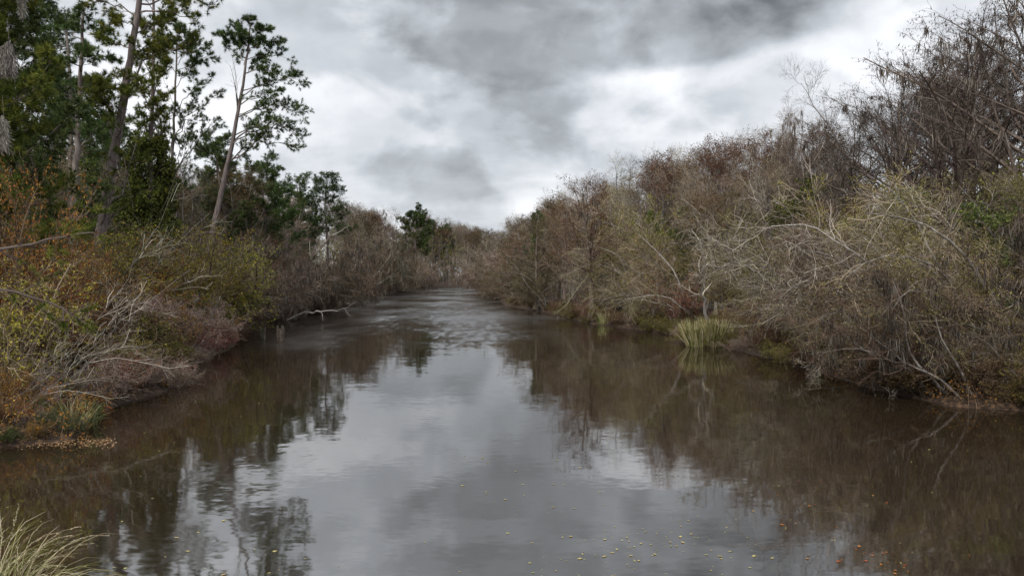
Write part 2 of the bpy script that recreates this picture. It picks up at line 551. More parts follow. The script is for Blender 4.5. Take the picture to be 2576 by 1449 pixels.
def cypress(seed, H=18., mats=('cypress_bark', 'twig_brown', 'leaf_brown'), moss=0, t0=.3, fan=.85, top=.5, leaf=2, r0=.34, spread=.34, nl=34, lsz=1., rf=.42, ns=9):
    """baldcypress in late autumn: straight buttressed trunk, fans of fine limbs that rise then droop, brown tassels"""
    global rng
    rng = np.random.default_rng(seed)
    tr = Geo(); cr = Geo()
    P, R = trunk_line(H * .93, (rng.normal() * .03, rng.normal() * .03), .025, 12, r0, 1.9, .12)
    tr.tubes(P, R, 9, 0, smooth=True)
    L1, LR = spawn(P, R, nl, t0, 1., fan, H * spread, 8, .05, .07, rf, .012, top, up1=-.05, angv=.18)
    tr_l = L1
    cr.tubes(L1, LR, 4, 0)
    S, SR = spawn(L1, LR, ns, .18, 1., .62, H * .095, 4, .02, .12, .55, .007, .4, up1=-.12, flat=.4)
    cr.tubes(S, SR, 3, 1)
    T, TR = spawn(S, SR, 6, .1, 1., .7, H * .04, 3, -.06, .18, .6, .0045, .3)
    cr.tubes(T, TR, 3, 1)
    p, t, _ = pts_on(T, None, leaf, .15, 1.)
    d = np.tile(np.array([0, 0, -1.]), (len(p), 1))
    cr.leaves(p, rng.uniform(.10, .24, len(p)) * lsz, 2, .28, dirs=d, fold=.5)
    parts = [('trunk', tr.mesh('trunk', [mats[0]])), ('crown', cr.mesh('crown', list(mats)))]
    if moss:
        mo = Geo(); src = np.concatenate([L1[:, 3:8].reshape(-1, 3)])
        sel = rng.choice(len(src), min(moss, len(src)), replace=False)
        moss_geo(mo, src[sel], 10, 1.1, 0, .02)
        parts.append(('moss', mo.mesh('moss', ['moss'])))
    return Proto('cypress_tree', parts, float(max(T[..., 2].max(), 1)))


def pine(seed, H=24., t0=.45, nl=26, mats=('pine_bark', 'twig_dark', 'needles'), Lf=.17, dense=1.0, r0=.28, tuft=(20, .30, .030), lean=0.):
    """loblolly pine: bare lower trunk, irregular limbs with clustered needle tufts"""
    global rng
    rng = np.random.default_rng(seed)
    tr = Geo(); cr = Geo()
    P, R = trunk_line(H * .95, (lean, rng.normal() * .03), .03, 12, r0, 1.25, .2)
    tr.tubes(P, R, 9, 0, smooth=True)
    L1, LR = spawn(P, R, nl, t0, 1., 1.15, H * Lf, 6, .09, .12, .38, .015, .5, angv=.18)
    n_st = 8
    L0, LR0 = spawn(P, R, n_st, t0 * .45, t0, 1.3, H * .05, 4, .02, .2, .2, .012, .3)
    tr.tubes(L0, LR0, 4, 0)
    cr.tubes(L1, LR, 4, 0)
    S, SR = spawn(L1, LR, 10, .22, 1., .75, H * .055, 4, .06, .16, .5, .010, .45, flat=.3)
    cr.tubes(S, SR, 3, 1)
    T, TR = spawn(S, SR, int(4 * dense) + 1, .25, 1., .75, H * .022, 2, .1, .2, .6, .008, .3)
    cr.tubes(T, TR, 3, 1)
    ends = np.concatenate([T[:, -1], T[:, 1], S[:, -1]]); dirs = nrm(np.concatenate([T[:, -1] - T[:, 0], T[:, 1] - T[:, 0], S[:, -1] - S[:, -2]]) + np.array([0, 0, .02]))
    cr.tufts(ends, nrm(dirs), tuft[0], tuft[1], tuft[2], 2, .75)
    parts = [('trunk', tr.mesh('trunk', [mats[0]])), ('crown', cr.mesh('crown', [mats[0], mats[1], mats[2]]))]
    return Proto('pine_tree', parts, float(ends[:, 2].max()))


def willow(seed, H=7., mats=('grey_bark', 'twig_pale', 'leaf_olive'), leaf=1, lsize=.07, stems=6, side=.55, droop=-.055, dens=1.0, moss=0, name='waterside_tree', tw=1.0, thick=1.0):
    """bank tree with several stems that lean over the water (+X) and arch down in pale fine twigs"""
    global rng
    rng = np.random.default_rng(seed)
    tr = Geo(); cr = Geo()
    a = rng.uniform(-1.5, 1.5, stems)
    pos = np.stack([rng.normal(size=stems) * .35, rng.normal(size=stems) * .6, np.full(stems, -.1)], -1)
    d = nrm(np.stack([side * np.cos(a) + .1, side * np.sin(a) * .9, np.full(stems, 1.)], -1))
    ln = H * rng.uniform(.75, 1.25, stems)
    P = grow(pos, d, ln, 9, .07, .15, up1=droop * 1.6)
    R = taper(rng.uniform(.05, .12, stems) * thick * H / 7, 9, .15, .01)
    tr.tubes(P, R, 6, 0, smooth=True)
    L1, LR = spawn(P, R, int(11 * dens), .22, 1., .7, H * .36, 6, .05, .18, .5, .010, .4, up1=droop * 2)
    cr.tubes(L1, LR, 4, 1)
    S, SR = spawn(L1, LR, 7, .12, 1., .55, H * .17, 4, .02, .15, .55, .006, .35, up1=droop)
    cr.tubes(S, SR, 3, 1)
    T, TR = spawn(S, SR, 5, .1, 1., .55, H * .085, 3, -.01, .2, .6, .0035 * tw, .3)
    cr.tubes(T, TR, 3, 1)
    if leaf:
        p, t, _ = pts_on(T, None, leaf * 2, .1, 1.)
        keep = rng.random(len(p)) < np.clip(hn3(p, .9, seed) * .9 + .45, .05, 1)
        cr.leaves(p[keep], lsize * rng.uniform(.6, 1.4, keep.sum()), 2, .45)
    parts = [('trunk', tr.mesh('trunk', [mats[0]])), ('crown', cr.mesh('crown', list(mats)))]
    if moss:
        mo = Geo(); src = np.concatenate([L1[:, 2:6].reshape(-1, 3), S[:, 2]])
        sel = rng.choice(len(src), min(moss, len(src)), replace=False)
        moss_geo(mo, src[sel], 9, .9, 0, .016)
        parts.append(('moss', mo.mesh('moss', ['moss'])))
    return Proto(name, parts, float(np.percentile(T[..., 2], 99.8)))


def shrub(seed, H=2.5, mats=('twig_brown', 'leaf_olive'), leaf=3, lsize=.07, stems=16, name='shrub', wide=.55, tw=1.0):
    """thicket bush: many stems from the ground, twigs and small leaves all through"""
    global rng
    rng = np.random.default_rng(seed)
    st = Geo(); fo = Geo()
    a = rng.uniform(0, 6.28, stems); k = rng.uniform(.1, 1, stems)
    pos = np.stack([np.cos(a) * k * .35 * H / 2.5, np.sin(a) * k * .35 * H / 2.5, np.full(stems, -.08)], -1)
    d = nrm(np.stack([np.cos(a) * k * wide, np.sin(a) * k * wide, np.ones(stems)], -1))
    P = grow(pos, d, H * rng.uniform(.6, 1.1, stems), 6, .03, .13, up1=-.06)
    R = taper(rng.uniform(.012, .028, stems) * H / 2.5, 6, .3, .005)
    st.tubes(P, R, 4, 0)
    L1, LR = spawn(P, R, 9, .12, 1., .75, H * .34, 4, .04, .17, .6, .005, .35)
    st.tubes(L1, LR, 3, 0)
    S, SR = spawn(L1, LR, 6, .1, 1., .7, H * .15, 3, .0, .2, .7, .0035 * tw, .3)
    fo.tubes(S, SR, 3, 0)
    T, TR = spawn(S, SR, 3, .1, 1., .7, H * .07, 2, .0, .2, .7, .003 * tw, .3)
    fo.tubes(T, TR, 3, 0)
    if leaf:
        p, t, _ = pts_on(T, None, leaf, .1, 1.)
        keep = rng.random(len(p)) < np.clip(hn3(p, 1.8, seed) * .8 + .65, .05, 1)
        fo.leaves(p[keep], lsize * rng.uniform(.6, 1.4, keep.sum()), 1, .6)
    return Proto(name, [('stem', st.mesh('stem', [mats[0]])), ('foliage', fo.mesh('foliage', list(mats)))], float(np.percentile(T[..., 2], 99.5)))


def recolour(proto, mats, name=None):
    """the same shape in another kind's bark and leaves"""
    out = []
    for pn, me in proto.parts:
        if pn in ('moss',):
            out.append((pn, me)); continue
        m2 = me.copy()
        n = len(m2.materials)
        for i in range(n):
            m2.materials[i] = M[mats[i]]
        out.append((pn, m2))
    return Proto(name or proto.name, out, proto.H)


def reeds(seed, H=1.5, n=420, spread=1.0, mats=('grass_green', 'grass_straw'), arch=-.10, straw=.3, w=.012, sy=.7, segs=7):
    global rng
    rng = np.random.default_rng(seed)
    a = rng.uniform(0, 6.28, n); k = np.sqrt(rng.random(n))
    pos = np.stack([np.cos(a) * k * spread, np.sin(a) * k * spread * sy, np.full(n, -.1)], -1)
    d = nrm(np.stack([np.cos(a) * k * .35, np.sin(a) * k * .35, np.ones(n)], -1) + rng.normal(size=(n, 3)) * .12)
    P = grow(pos, d, H * rng.uniform(.6, 1.2, n), segs, .03, .05, up1=arch * 2.4)
    t = np.linspace(0, 1, segs + 1)
    R = (w * np.sin(np.clip(.25 + t * .75, 0, 1) * PI) ** .8 + .001)[None, :] * rng.uniform(.7, 1.3, (n, 1))
    g = Geo()
    m = rng.random(n) < straw
    g.tubes(P[~m], R[~m], 3, 0); g.tubes(P[m], R[m], 3, 1)
    return g, P


# ------------------------------------------------------------------ world sky
SKY_GAIN = .88


def build_world():
    w = bpy.data.worlds.new('World'); scene.world = w; w.use_nodes = True
    nt = w.node_tree; N = nt.nodes; L = nt.links
    for n in list(N): N.remove(n)
    out = N.new('ShaderNodeOutputWorld'); bg = N.new('ShaderNodeBackground')
    bg.inputs['Strength'].default_value = 0.1
    sky = N.new('ShaderNodeTexSky'); sky.sky_type = 'NISHITA'; sky.sun_disc = False
    sky.sun_elevation = SUN_EL; sky.sun_rotation = SUN_ROT
    tc = N.new('ShaderNodeTexCoord')
    dirv = tc.outputs['Generated']

    def vm(op, a, b=None, s=None, out_='Vector'):
        n = N.new('ShaderNodeVectorMath'); n.operation = op
        for i, x in enumerate((a, b)):
            if x is None: continue
            if hasattr(x, 'is_linked'): L.new(x, n.inputs[i])
            else: n.inputs[i].default_value = x
        if s is not None: n.inputs['Scale'].default_value = s
        return n.outputs[out_]

    def ma(op, a, b=None):
        n = N.new('ShaderNodeMath'); n.operation = op
        for i, x in enumerate((a, b)):
            if x is None: continue
            if hasattr(x, 'is_linked'): L.new(x, n.inputs[i])
            else: n.inputs[i].default_value = x
        return n.outputs[0]

    # clouds on a layer overhead: divide by the height of the ray so that banks compress towards the horizon
    sp = N.new('ShaderNodeSeparateXYZ'); L.new(dirv, sp.inputs[0])
    zz = ma('ADD', ma('MAXIMUM', sp.outputs['Z'], 0.0), .16)
    cb = N.new('ShaderNodeCombineXYZ')
    L.new(ma('DIVIDE', sp.outputs['X'], zz), cb.inputs[0]); L.new(ma('DIVIDE', sp.outputs['Y'], zz), cb.inputs[1])
    n1 = N.new('ShaderNodeTexNoise'); n1.inputs['Scale'].default_value = 1.15; n1.inputs['Detail'].default_value = 7; n1.inputs['Roughness'].default_value = .52
    n1.inputs['Distortion'].default_value = .3
    L.new(cb.outputs[0], n1.inputs['Vector'])
    n2 = N.new('ShaderNodeTexNoise'); n2.inputs['Scale'].default_value = 4.6; n2.inputs['Detail'].default_value = 6; n2.inputs['Roughness'].default_value = .5
    L.new(cb.outputs[0], n2.inputs['Vector'])
    # warp the direction a little so that the big banks get ragged edges
    n3 = N.new('ShaderNodeTexNoise'); n3.inputs['Scale'].default_value = 5.0; n3.inputs['Detail'].default_value = 6
    L.new(vm('MULTIPLY', dirv, (1, 1, 2.2)), n3.inputs['Vector'])
    wd = vm('ADD', dirv, vm('MULTIPLY', vm('SUBTRACT', n3.outputs['Color'], (.5, .5, .5)), (.28, .1, .12)))

    def blob(px, py, sx, sy, amp):
        d = at(px, py, 1.0) - np.array([0, 0, CAM_H]); d = d / np.linalg.norm(d)
        k = vm('MULTIPLY', vm('SUBTRACT', wd, tuple(d)), (F / sx, .6 * F / sx, F / sy))
        ln = vm('LENGTH', k, out_='Value')
        e = ma('EXPONENT', ma('MULTIPLY', ma('MULTIPLY', ln, ln), -1.0))
        return ma('MULTIPLY', e, amp)
    # base brightness plus noise (linear radiance)
    val = ma('ADD', ma('MULTIPLY', ma('SUBTRACT', n1.outputs['Fac'], .5), .18), .57)
    val = ma('ADD', val, ma('MULTIPLY', ma('SUBTRACT', n2.outputs['Fac'], .5), .10))
    def puff(scale, zs, off, lo, hi, amp):
        n4 = N.new('ShaderNodeTexNoise'); n4.inputs['Scale'].default_value = scale; n4.inputs['Detail'].default_value = 7
        n4.inputs['Roughness'].default_value = .5; n4.inputs['Distortion'].default_value = .25
        L.new(vm('ADD', vm('MULTIPLY', dirv, (1, 1, zs)), off), n4.inputs['Vector'])
        mr = N.new('ShaderNodeMapRange'); mr.interpolation_type = 'SMOOTHSTEP'
        mr.inputs['From Min'].default_value = lo; mr.inputs['From Max'].default_value = hi
        mr.inputs['To Min'].default_value = -amp; mr.inputs['To Max'].default_value = amp
        L.new(n4.outputs['Fac'], mr.inputs[0])
        return mr.outputs[0]
    val = ma('ADD', val, puff(3.4, 1.5, (0, 0, 0), .41, .59, .07))
    val = ma('ADD', val, puff(7.0, 1.5, (3, 1, 2), .43, .57, .07))
    val = ma('ADD', val, puff(15.0, 1.5, (1, 5, 2), .38, .62, .03))
    for b in [(1950, 200, 300, 110, .13), (650, 200, 330, 190, .10), (480, 320, 140, 120, .25), (1300, 545, 260, 45, .10), (1500, 430, 170, 30, .05),
              (2300, 60, 200, 120, .10), (250, 80, 150, 150, .05)]:
        val = ma('ADD', val, blob(*b))
    # the heavy banks: soft inside, ragged but readable at their edges
    def bank(blobs, scale, rag, lo, hi, amp):
        s = None
        for b in blobs:
            v_ = blob(*b); s = v_ if s is None else ma('ADD', s, v_)
        nz = N.new('ShaderNodeTexNoise'); nz.inputs['Scale'].default_value = scale; nz.inputs['Detail'].default_value = 6; nz.inputs['Roughness'].default_value = .5
        L.new(vm('MULTIPLY', dirv, (1, 1, 1.6)), nz.inputs['Vector'])
        s = ma('ADD', s, ma('MULTIPLY', ma('SUBTRACT', nz.outputs['Fac'], .5), rag))
        mr = N.new('ShaderNodeMapRange'); mr.interpolation_type = 'SMOOTHSTEP'
        mr.inputs['From Min'].default_value = lo; mr.inputs['From Max'].default_value = hi
        mr.inputs['To Min'].default_value = 0; mr.inputs['To Max'].default_value = amp
        L.new(s, mr.inputs[0])
        return mr.outputs[0]
    val = ma('SUBTRACT', val, bank([(1350, 50, 420, 150, 1), (1850, -10, 380, 120, .9), (1150, 110, 180, 80, .4)], 7, 1.1, .18, .72, .27))
    val = ma('SUBTRACT', val, bank([(1350, 310, 300, 80, .9), (1160, 270, 180, 60, .4), (1250, 420, 380, 40, .5)], 8, 1.2, .20, .75, .14))
    val = ma('SUBTRACT', val, bank([(900, 380, 260, 60, .5), (1250, 470, 300, 25, .7)], 9, 1.1, .25, .8, .06))
    val = ma('MAXIMUM', val, .10)
    val = ma('MINIMUM', val, .86)
    cr = N.new('ShaderNodeValToRGB')
    e = cr.color_ramp.elements
    e[0].position = 0; e[0].color = (0, 0, 0, 1); e[1].position = 1; e[1].color = (1.0, 1.0, 1.02, 1)
    k = e.new(.2); k.color = (.175, .188, .200, 1)
    k = e.new(.5); k.color = (.452, .478, .512, 1)
    L.new(val, cr.inputs[0])
    cl = vm('SCALE', cr.outputs[0], None, 10.0 * SKY_GAIN)
    mix = N.new('ShaderNodeMixRGB'); mix.inputs[0].default_value = .97
    L.new(sky.outputs[0], mix.inputs[1]); L.new(cl, mix.inputs[2])
    L.new(mix.outputs[0], bg.inputs[0]); L.new(bg.outputs[0], out.inputs[0])


SUN_EL = math.radians(42)
SUN_AZ = math.radians(205)        # compass style from +Y clockwise: behind the camera, a little to the left
SUN_ROT = SUN_AZ
build_world()
sl = bpy.data.lights.new('sun', 'SUN'); sl.energy = 1.5; sl.angle = math.radians(18); sl.color = (1.0, .95, .88)
so = bpy.data.objects.new('sun', sl); COL.objects.link(so)
sd = np.array([math.sin(SUN_AZ) * math.cos(SUN_EL), math.cos(SUN_AZ) * math.cos(SUN_EL), math.sin(SUN_EL)])
from mathutils import Vector
so.rotation_euler = Vector(sd).to_track_quat('Z', 'Y').to_euler()
so.location = (0, -20, 40)
# ------------------------------------------------------------------ kinds
hw = [hardwood(11), hardwood(12, nl=7, spread=.8, upb=.14), hardwood(13, nl=11, spread=1.1, upb=.05)]
hw_moss = [hardwood(21, moss=150, upb=.04), hardwood(22, moss=190, spread=1.15, upb=.02)]
hw_leaf = [hardwood(31, mats=('grey_bark', 'twig_brown', 'leaf_brown'), leaf=3, leafsize=.13), hardwood(32, mats=('grey_bark', 'twig_grey', 'leaf_tan'), leaf=3, leafsize=.13, upb=.05)]
hw_olive = [recolour(hw_leaf[0], ('grey_bark', 'twig_grey', 'leaf_olive')), recolour(hw_leaf[1], ('grey_bark', 'twig_brown', 'leaf_olive'))]
hw_green = [hardwood(33, mats=('grey_bark', 'twig_dark', 'leaf_green'), leaf=5, leafsize=.2, upb=.03, H=16)]
cy = [cypress(41, moss=40, nl=44, fan=.95, spread=.36), cypress(42, t0=.2, fan=1.0, nl=44), cypress(43, t0=.08, fan=1.3, spread=.42, top=.75, moss=50, nl=60)]
cy_grey = [recolour(cypress(44, t0=.25, fan=.95, spread=.50, top=.5, moss=90, nl=50, leaf=2, lsz=.75, rf=.46, ns=9), ('cypress_bark', 'twig_dark', 'leaf_dark')), recolour(cypress(45, t0=.25, fan=.85, spread=.52, top=.5, moss=60, nl=52, leaf=2, lsz=.75, rf=.46, ns=10), ('cypress_bark', 'twig_dark', 'leaf_dark'))]
pn = [pine(51, nl=32, dense=1.2), pine(52, t0=.35, nl=36, Lf=.15, dense=1.2), pine(53, t0=.5, nl=30, Lf=.19, dense=1.3)]
pn_flat = pine(56, t0=.35, nl=34, Lf=.26, dense=1.5, H=16)
hw_dark = [recolour(x, ('cypress_bark', 'twig_dark', 'leaf_dark')) for x in hw]
pn_bushy = [pine(54, t0=.15, nl=44, Lf=.22, dense=1.5, H=20), pine(55, t0=.2, nl=40, Lf=.2, dense=1.5, H=20)]
wl = [willow(61, mats=('grey_bark', 'twig_grey', 'leaf_olive'), leaf=4), willow(62, stems=7, side=.75, leaf=2), willow(63, stems=5, side=.95, droop=-.07, mats=('pale_bark', 'twig_grey', 'leaf_olive'), leaf=3), willow(64, stems=8, side=.5, leaf=5, mats=('grey_bark', 'twig_brown', 'leaf_olive'))]
wl_thin = [willow(69, leaf=0, side=1.0, stems=4, dens=.4, tw=.8, thick=.22), willow(70, leaf=1, side=.8, stems=4, dens=.4, tw=.8, mats=('grey_bark', 'twig_grey', 'leaf_autumn'))]
wl_bare = [willow(65, leaf=0, side=.9, droop=-.06, stems=5), willow(66, leaf=0, side=.7, stems=6, mats=('grey_bark', 'twig_grey', 'leaf_olive'), moss=60)]
wl_tan = [recolour(wl[0], ('grey_bark', 'twig_brown', 'leaf_tan')), recolour(wl[3], ('grey_bark', 'twig_grey', 'leaf_bright'))]
wl_moss = [willow(67, leaf=1, side=.8, stems=6, mats=('grey_bark', 'twig_brown', 'leaf_brown'), moss=170), willow(68, leaf=1, side=1.0, stems=6, mats=('grey_bark', 'twig_mauve', 'leaf_mauve'), moss=140)]
sh = [shrub(71), shrub(72, wide=.8), shrub(73, stems=22, leaf=5, wide=.7)]
shb = [shrub(76, H=5, leaf=5, lsize=.075, stems=26), shrub(77, H=5, leaf=5, lsize=.075, stems=26, wide=.75)]
shb_autumn = [recolour(s, ('twig_brown', 'leaf_autumn')) for s in shb]
shb_yellow = [recolour(s, ('twig_grey', 'leaf_yellow')) for s in shb]
shb_brown = [recolour(s, ('twig_brown', 'leaf_brown')) for s in shb]
sh_autumn = [recolour(s, ('twig_brown', 'leaf_autumn')) for s in sh]
sh_yellow = [recolour(s, ('twig_grey', 'leaf_yellow')) for s in sh]
sh_red = [recolour(s, ('twig_mauve', 'leaf_red')) for s in sh[:2]]
sh_mauve = [shrub(74, mats=('twig_mauve', 'leaf_mauve'), leaf=1, stems=22, wide=.8), shrub(75, mats=('twig_mauve', 'leaf_mauve'), leaf=1, stems=20, wide=.65)]
sh_green = [recolour(s, ('twig_dark', 'leaf_green')) for s in sh]
sh_brown = [recolour(s, ('twig_brown', 'leaf_brown')) for s in sh]
rng = np.random.default_rng(900)


def hpix(py, Y, x=0.):
    return at(1288, py, Y)[2]


def put(proto, px, ytop, Y, label, cat, group=None, **kw):
    """stand a plant so that its top reaches the given height of the view at distance Y or on the next land behind"""
    while float(sdist(at(px, 700, Y)[0], Y)[0]) < .35 and Y < 420: Y += 1.5
    x = at(px, 700, Y)[0]
    z = float(gh(x, Y)) - .05
    H = at(px, ytop, Y)[2] - z
    return place(proto, x, Y, H, label, cat, group, z=z, **kw)


# ---- hero pines of the left bank -----------------------------------------
def limb_pine(name, trunk_px, Y, r_base, limbs, label, seed, mats=('pine_bark', 'twig_dark', 'needles'), tufts_=(22, .34, .032), r_top=.07, sub=10, extra=None):
    """pine drawn from its own silhouette: a leaning trunk and single limbs, each limb a part with its needles as sub-part.
    trunk_px: view points of the trunk; limbs: (t on trunk, end px, end py, depth offset, droop)"""
    global rng
    rng = np.random.default_rng(seed)
    pts = np.array([at(px, py, Y) for px, py in trunk_px])
    b = pts[0].copy()
    gz = float(gh(b[0], Y))
    if b[2] > gz:       # run the trunk on down to the soil along its lean
        d = (pts[0] - pts[1]); k = (b[2] - gz + .2) / max(-d[2], .01) if d[2] < 0 else 0
        pts = np.vstack([pts[0] + d * k, pts])
    seg = np.linalg.norm(np.diff(pts, axis=0), axis=1); cum = np.concatenate([[0], np.cumsum(seg)])
    ts = np.linspace(0, cum[-1], 26)
    P = np.stack([np.interp(ts, cum, pts[:, i]) for i in range(3)], -1)
    P[1:-1] += rng.normal(size=(24, 3)) * .035
    R = np.interp(ts, [0, cum[-1] * .06, cum[-1]], [r_base * 1.25, r_base, r_top])
    base = P[0].copy()
    root = empty(name, base)
    tag(root, label, 'pine tree')
    g = Geo(); g.tubes((P - base)[None], R[None], 10, 0, smooth=True)
    link('trunk', g.mesh('trunk', [mats[0]]), root)
    for (t, ex, ey, dz, droop, *rest) in limbs:
        dens = rest[0] if rest else 1.0
        s, tan, r = sample(P[None], R[None], np.array([0]), np.array([t])); s = s[0]
        e = at(ex, ey, Y + dz)
        m = 8; tt = np.linspace(0, 1, m + 1)[:, None]
        Q = s + (e - s) * tt
        ln = np.linalg.norm(e - s)
        Q[:, 2] += droop * ln * np.sin(tt[:, 0] * PI)
        Q[1:] += rng.normal(size=(m, 3)) * .03 * ln
        Q = (Q - base)[None]
        r0 = min(float(r[0]) * .42, .02 + ln * .012)
        QR = taper(np.array([r0]), m, .2, .012)
        lg = Geo(); lg.tubes(Q, QR, 5, 0, smooth=True)
        S, SR = spawn(Q, QR, max(5, int(sub * dens)), .2, 1., .8, max(.8, ln * .33), 5, .03, .13, .5, .012, .4, flat=.82)
        lg.tubes(S, SR, 3, 1)
        T, TR = spawn(S, SR, 6, .2, 1., .8, max(.40, ln * .12), 3, .10, .18, .6, .009, .3, flat=.4)
        lg.tubes(T, TR, 3, 1)
        lo = link('limb', lg.mesh('limb', [mats[0], mats[1]]), root)
        fg = Geo()
        ends = np.concatenate([T[:, -1], T[:, 2], S[:, -1], Q[:, -1]])
        dr = np.concatenate([T[:, -1] - T[:, 1], T[:, 2] - T[:, 0], S[:, -1] - S[:, -2], Q[:, -1] - Q[:, -2]])
        keep = rng.random(len(ends)) < .92
        fg.tufts(ends[keep], nrm(nrm(dr[keep]) + np.array([0, 0, .1])), tufts_[0], tufts_[1], tufts_[2], 0, .75)
        link('needles', fg.mesh('needles', [mats[2]]), lo)
    for (t, ex, ey, dz) in (extra or []):
        s, tan, r = sample(P[None], R[None], np.array([0]), np.array([t])); s = s[0]; e = at(ex, ey, Y + dz)
        D0 = (e - s)[None]; Q = grow((s - base)[None], D0, np.array([np.linalg.norm(D0)]), 6, .03, .10)
        QR = taper(np.array([.05]), 6, .2, .01)
        S, SR = spawn(Q, QR, 7, .3, 1., .7, np.linalg.norm(D0) * .3, 4, .03, .2, .5, .008, .4)
        lg = Geo(); lg.tubes(Q, QR, 4, 0); lg.tubes(S, SR, 3, 0)
        link('dead_limb', lg.mesh('dead_limb', ['twig_grey']), root)
    return root


# the lone leaning pine: (t, x, y, depth, droop)
lone = [
    (.99, 628, 55, 0, 0, .7), (.97, 590, 70, 1, .05, .8), (.95, 672, 72, -1, .08), (.94, 548, 88, 0, .06), (.93, 565, 108, 1.5, .08), (.92, 700, 108, 0, .08),
    (.91, 610, 90, -1.5, .05), (.90, 655, 95, 2, .05), (.88, 715, 145, 1, .08, .8), (.86, 600, 120, 1, .05, .7), (.84, 690, 178, -1, .06), (.83, 650, 150, 1, .06, .7),
    (.78, 765, 205, 0, .06), (.76, 730, 190, 1.5, .05), (.73, 700, 228, -1, .05), (.70, 764, 285, 0, .10), (.69, 720, 262, 1, .08), 
    (.63, 762, 344, 0, .14), (.61, 725, 320, 1.5, .12), (.60, 690, 300, -1, .08), (.55, 740, 370, .5, .15), (.53, 665, 340, -1.5, .10), (.50, 640, 372, 1, .05, .5)]
limb_pine('pine_tree', [(535, 585), (556, 490), (583, 370), (606, 240), (622, 140), (630, 62)], 72, .34, lone,
          'lone tall pine leaning right against the open sky, branches mostly on its right side', 301,
          mats=('pine_bark', 'twig_dark', 'needles'), tufts_=(22, .33, .034), r_top=.06, sub=11,
          extra=[(.72, 578, 170, 0), (.70, 590, 150, 1), (.68, 600, 235, 0)])

# main thick pine with leaning trunk
mainp = [(.99, 360, -120, 0, 0), (.96, 440, -60, -1, .1), (.94, 250, -70, 0, .1), (.90, 520, -20, 0, .12), (.88, 470, 25, -2, .1), (.86, 545, 15, 1, .10), (.84, 500, 50, 0, .05, .7), (.83, 230, 10, 0, .1), (.80, 270, 60, -2, .1),
         (.78, 420, 60, 2, .1), (.74, 260, 100, 0, .08), (.72, 400, 110, -1, .08), (.66, 480, 110, 1, .1), (.64, 240, 210, 0, .06), (.60, 300, 200, -2, .05), (.58, 370, 175, -2, .05), (.55, 255, 245, -1, .04), (.50, 340, 215, -2, .05), (.47, 250, 230, 1, .05), (.28, 300, 375, -2, 0, .8), (.27, 350, 365, -1, .02, .8)]
limb_pine('pine_tree', [(243, 640), (262, 530), (288, 380), (312, 250), (335, 120), (352, 0), (360, -130)], 46, .36, mainp,
          'thick pine with a bare grey trunk leaning right, front one of the left pines', 302, mats=('pine_bark', 'twig_dark', 'needles_sunlit'), tufts_=(22, .30, .030), r_top=.12, sub=7)

# slim pine right of it
slim = [(.99, 445, 78, 0, 0), (.96, 480, 90, 0, .05), (.95, 410, 95, 1, .05), (.92, 515, 112, 0, .08), (.90, 470, 108, -2, .05), (.88, 530, 145, 0, .06), (.86, 395, 120, 0, .05), (.82, 500, 150, 1, .05), (.74, 520, 195, 1, .05, .8),
        (.66, 545, 240, 0, .05, .9), (.62, 490, 250, -1, .05, .8), (.60, 380, 250, 0, .05, .7), (.52, 540, 300, 0, .06, .9), (.50, 480, 300, 1, .05, .8), (.46, 400, 290, -1, .05, 1), (.40, 510, 335, 0, .05, .6), (.36, 470, 355, 0, .05, .5), (.44, 430, 240, -1, .05, 1)]
limb_pine('pine_tree', [(431, 600), (434, 480), (436, 350), (441, 220), (446, 90)], 60, .17, slim,
          'slim straight pine with an open crown between the ivy-clad pine and the leaning pine', 303, tufts_=(20, .32, .034), r_top=.05, sub=8)

# twin trunks on the left
twin_a = [(.97, 200, 60, 0, .05), (.93, 260, 80, 0, .1), (.90, 130, 90, 1, .1), (.85, 280, 150, 0, .08), (.82, 150, 160, -2, .06), (.75, 270, 200, -1, .06), (.70, 120, 200, 0, .05), (.66, 240, 250, 1, .05), (.60, 140, 270, 0, .05), (.56, 260, 310, 0, .05, .8), (.92, 215, 30, -2, .05), (.8, 215, 130, -2, .05)]
limb_pine('pine_tree', [(188, 600), (191, 450), (197, 300), (205, 150), (210, 20)], 50, .30, twin_a,
          'straight pine on the left, right-hand one of the close pair of trunks', 304, tufts_=(20, .32, .032), sub=7)
twin_b = [(.98, 160, 70, 0, .05), (.92, 100, 110, 0, .05), (.88, 220, 120, 0, .05), (.8, 90, 180, 0, .05), (.75, 210, 210, 1, .05), (.7, 100, 250, 0, .05), (.66, 170, 190, -1, .05), (.6, 230, 290, 0, .05, .8), (.55, 130, 310, 0, .05)]
limb_pine('pine_tree', [(180, 600), (177, 450), (178, 300), (172, 150), (168, 60)], 54, .24, twin_b,
          'slimmer straight pine on the left, left-hand one of the close pair of trunks', 305, tufts_=(20, .32, .032), sub=7)

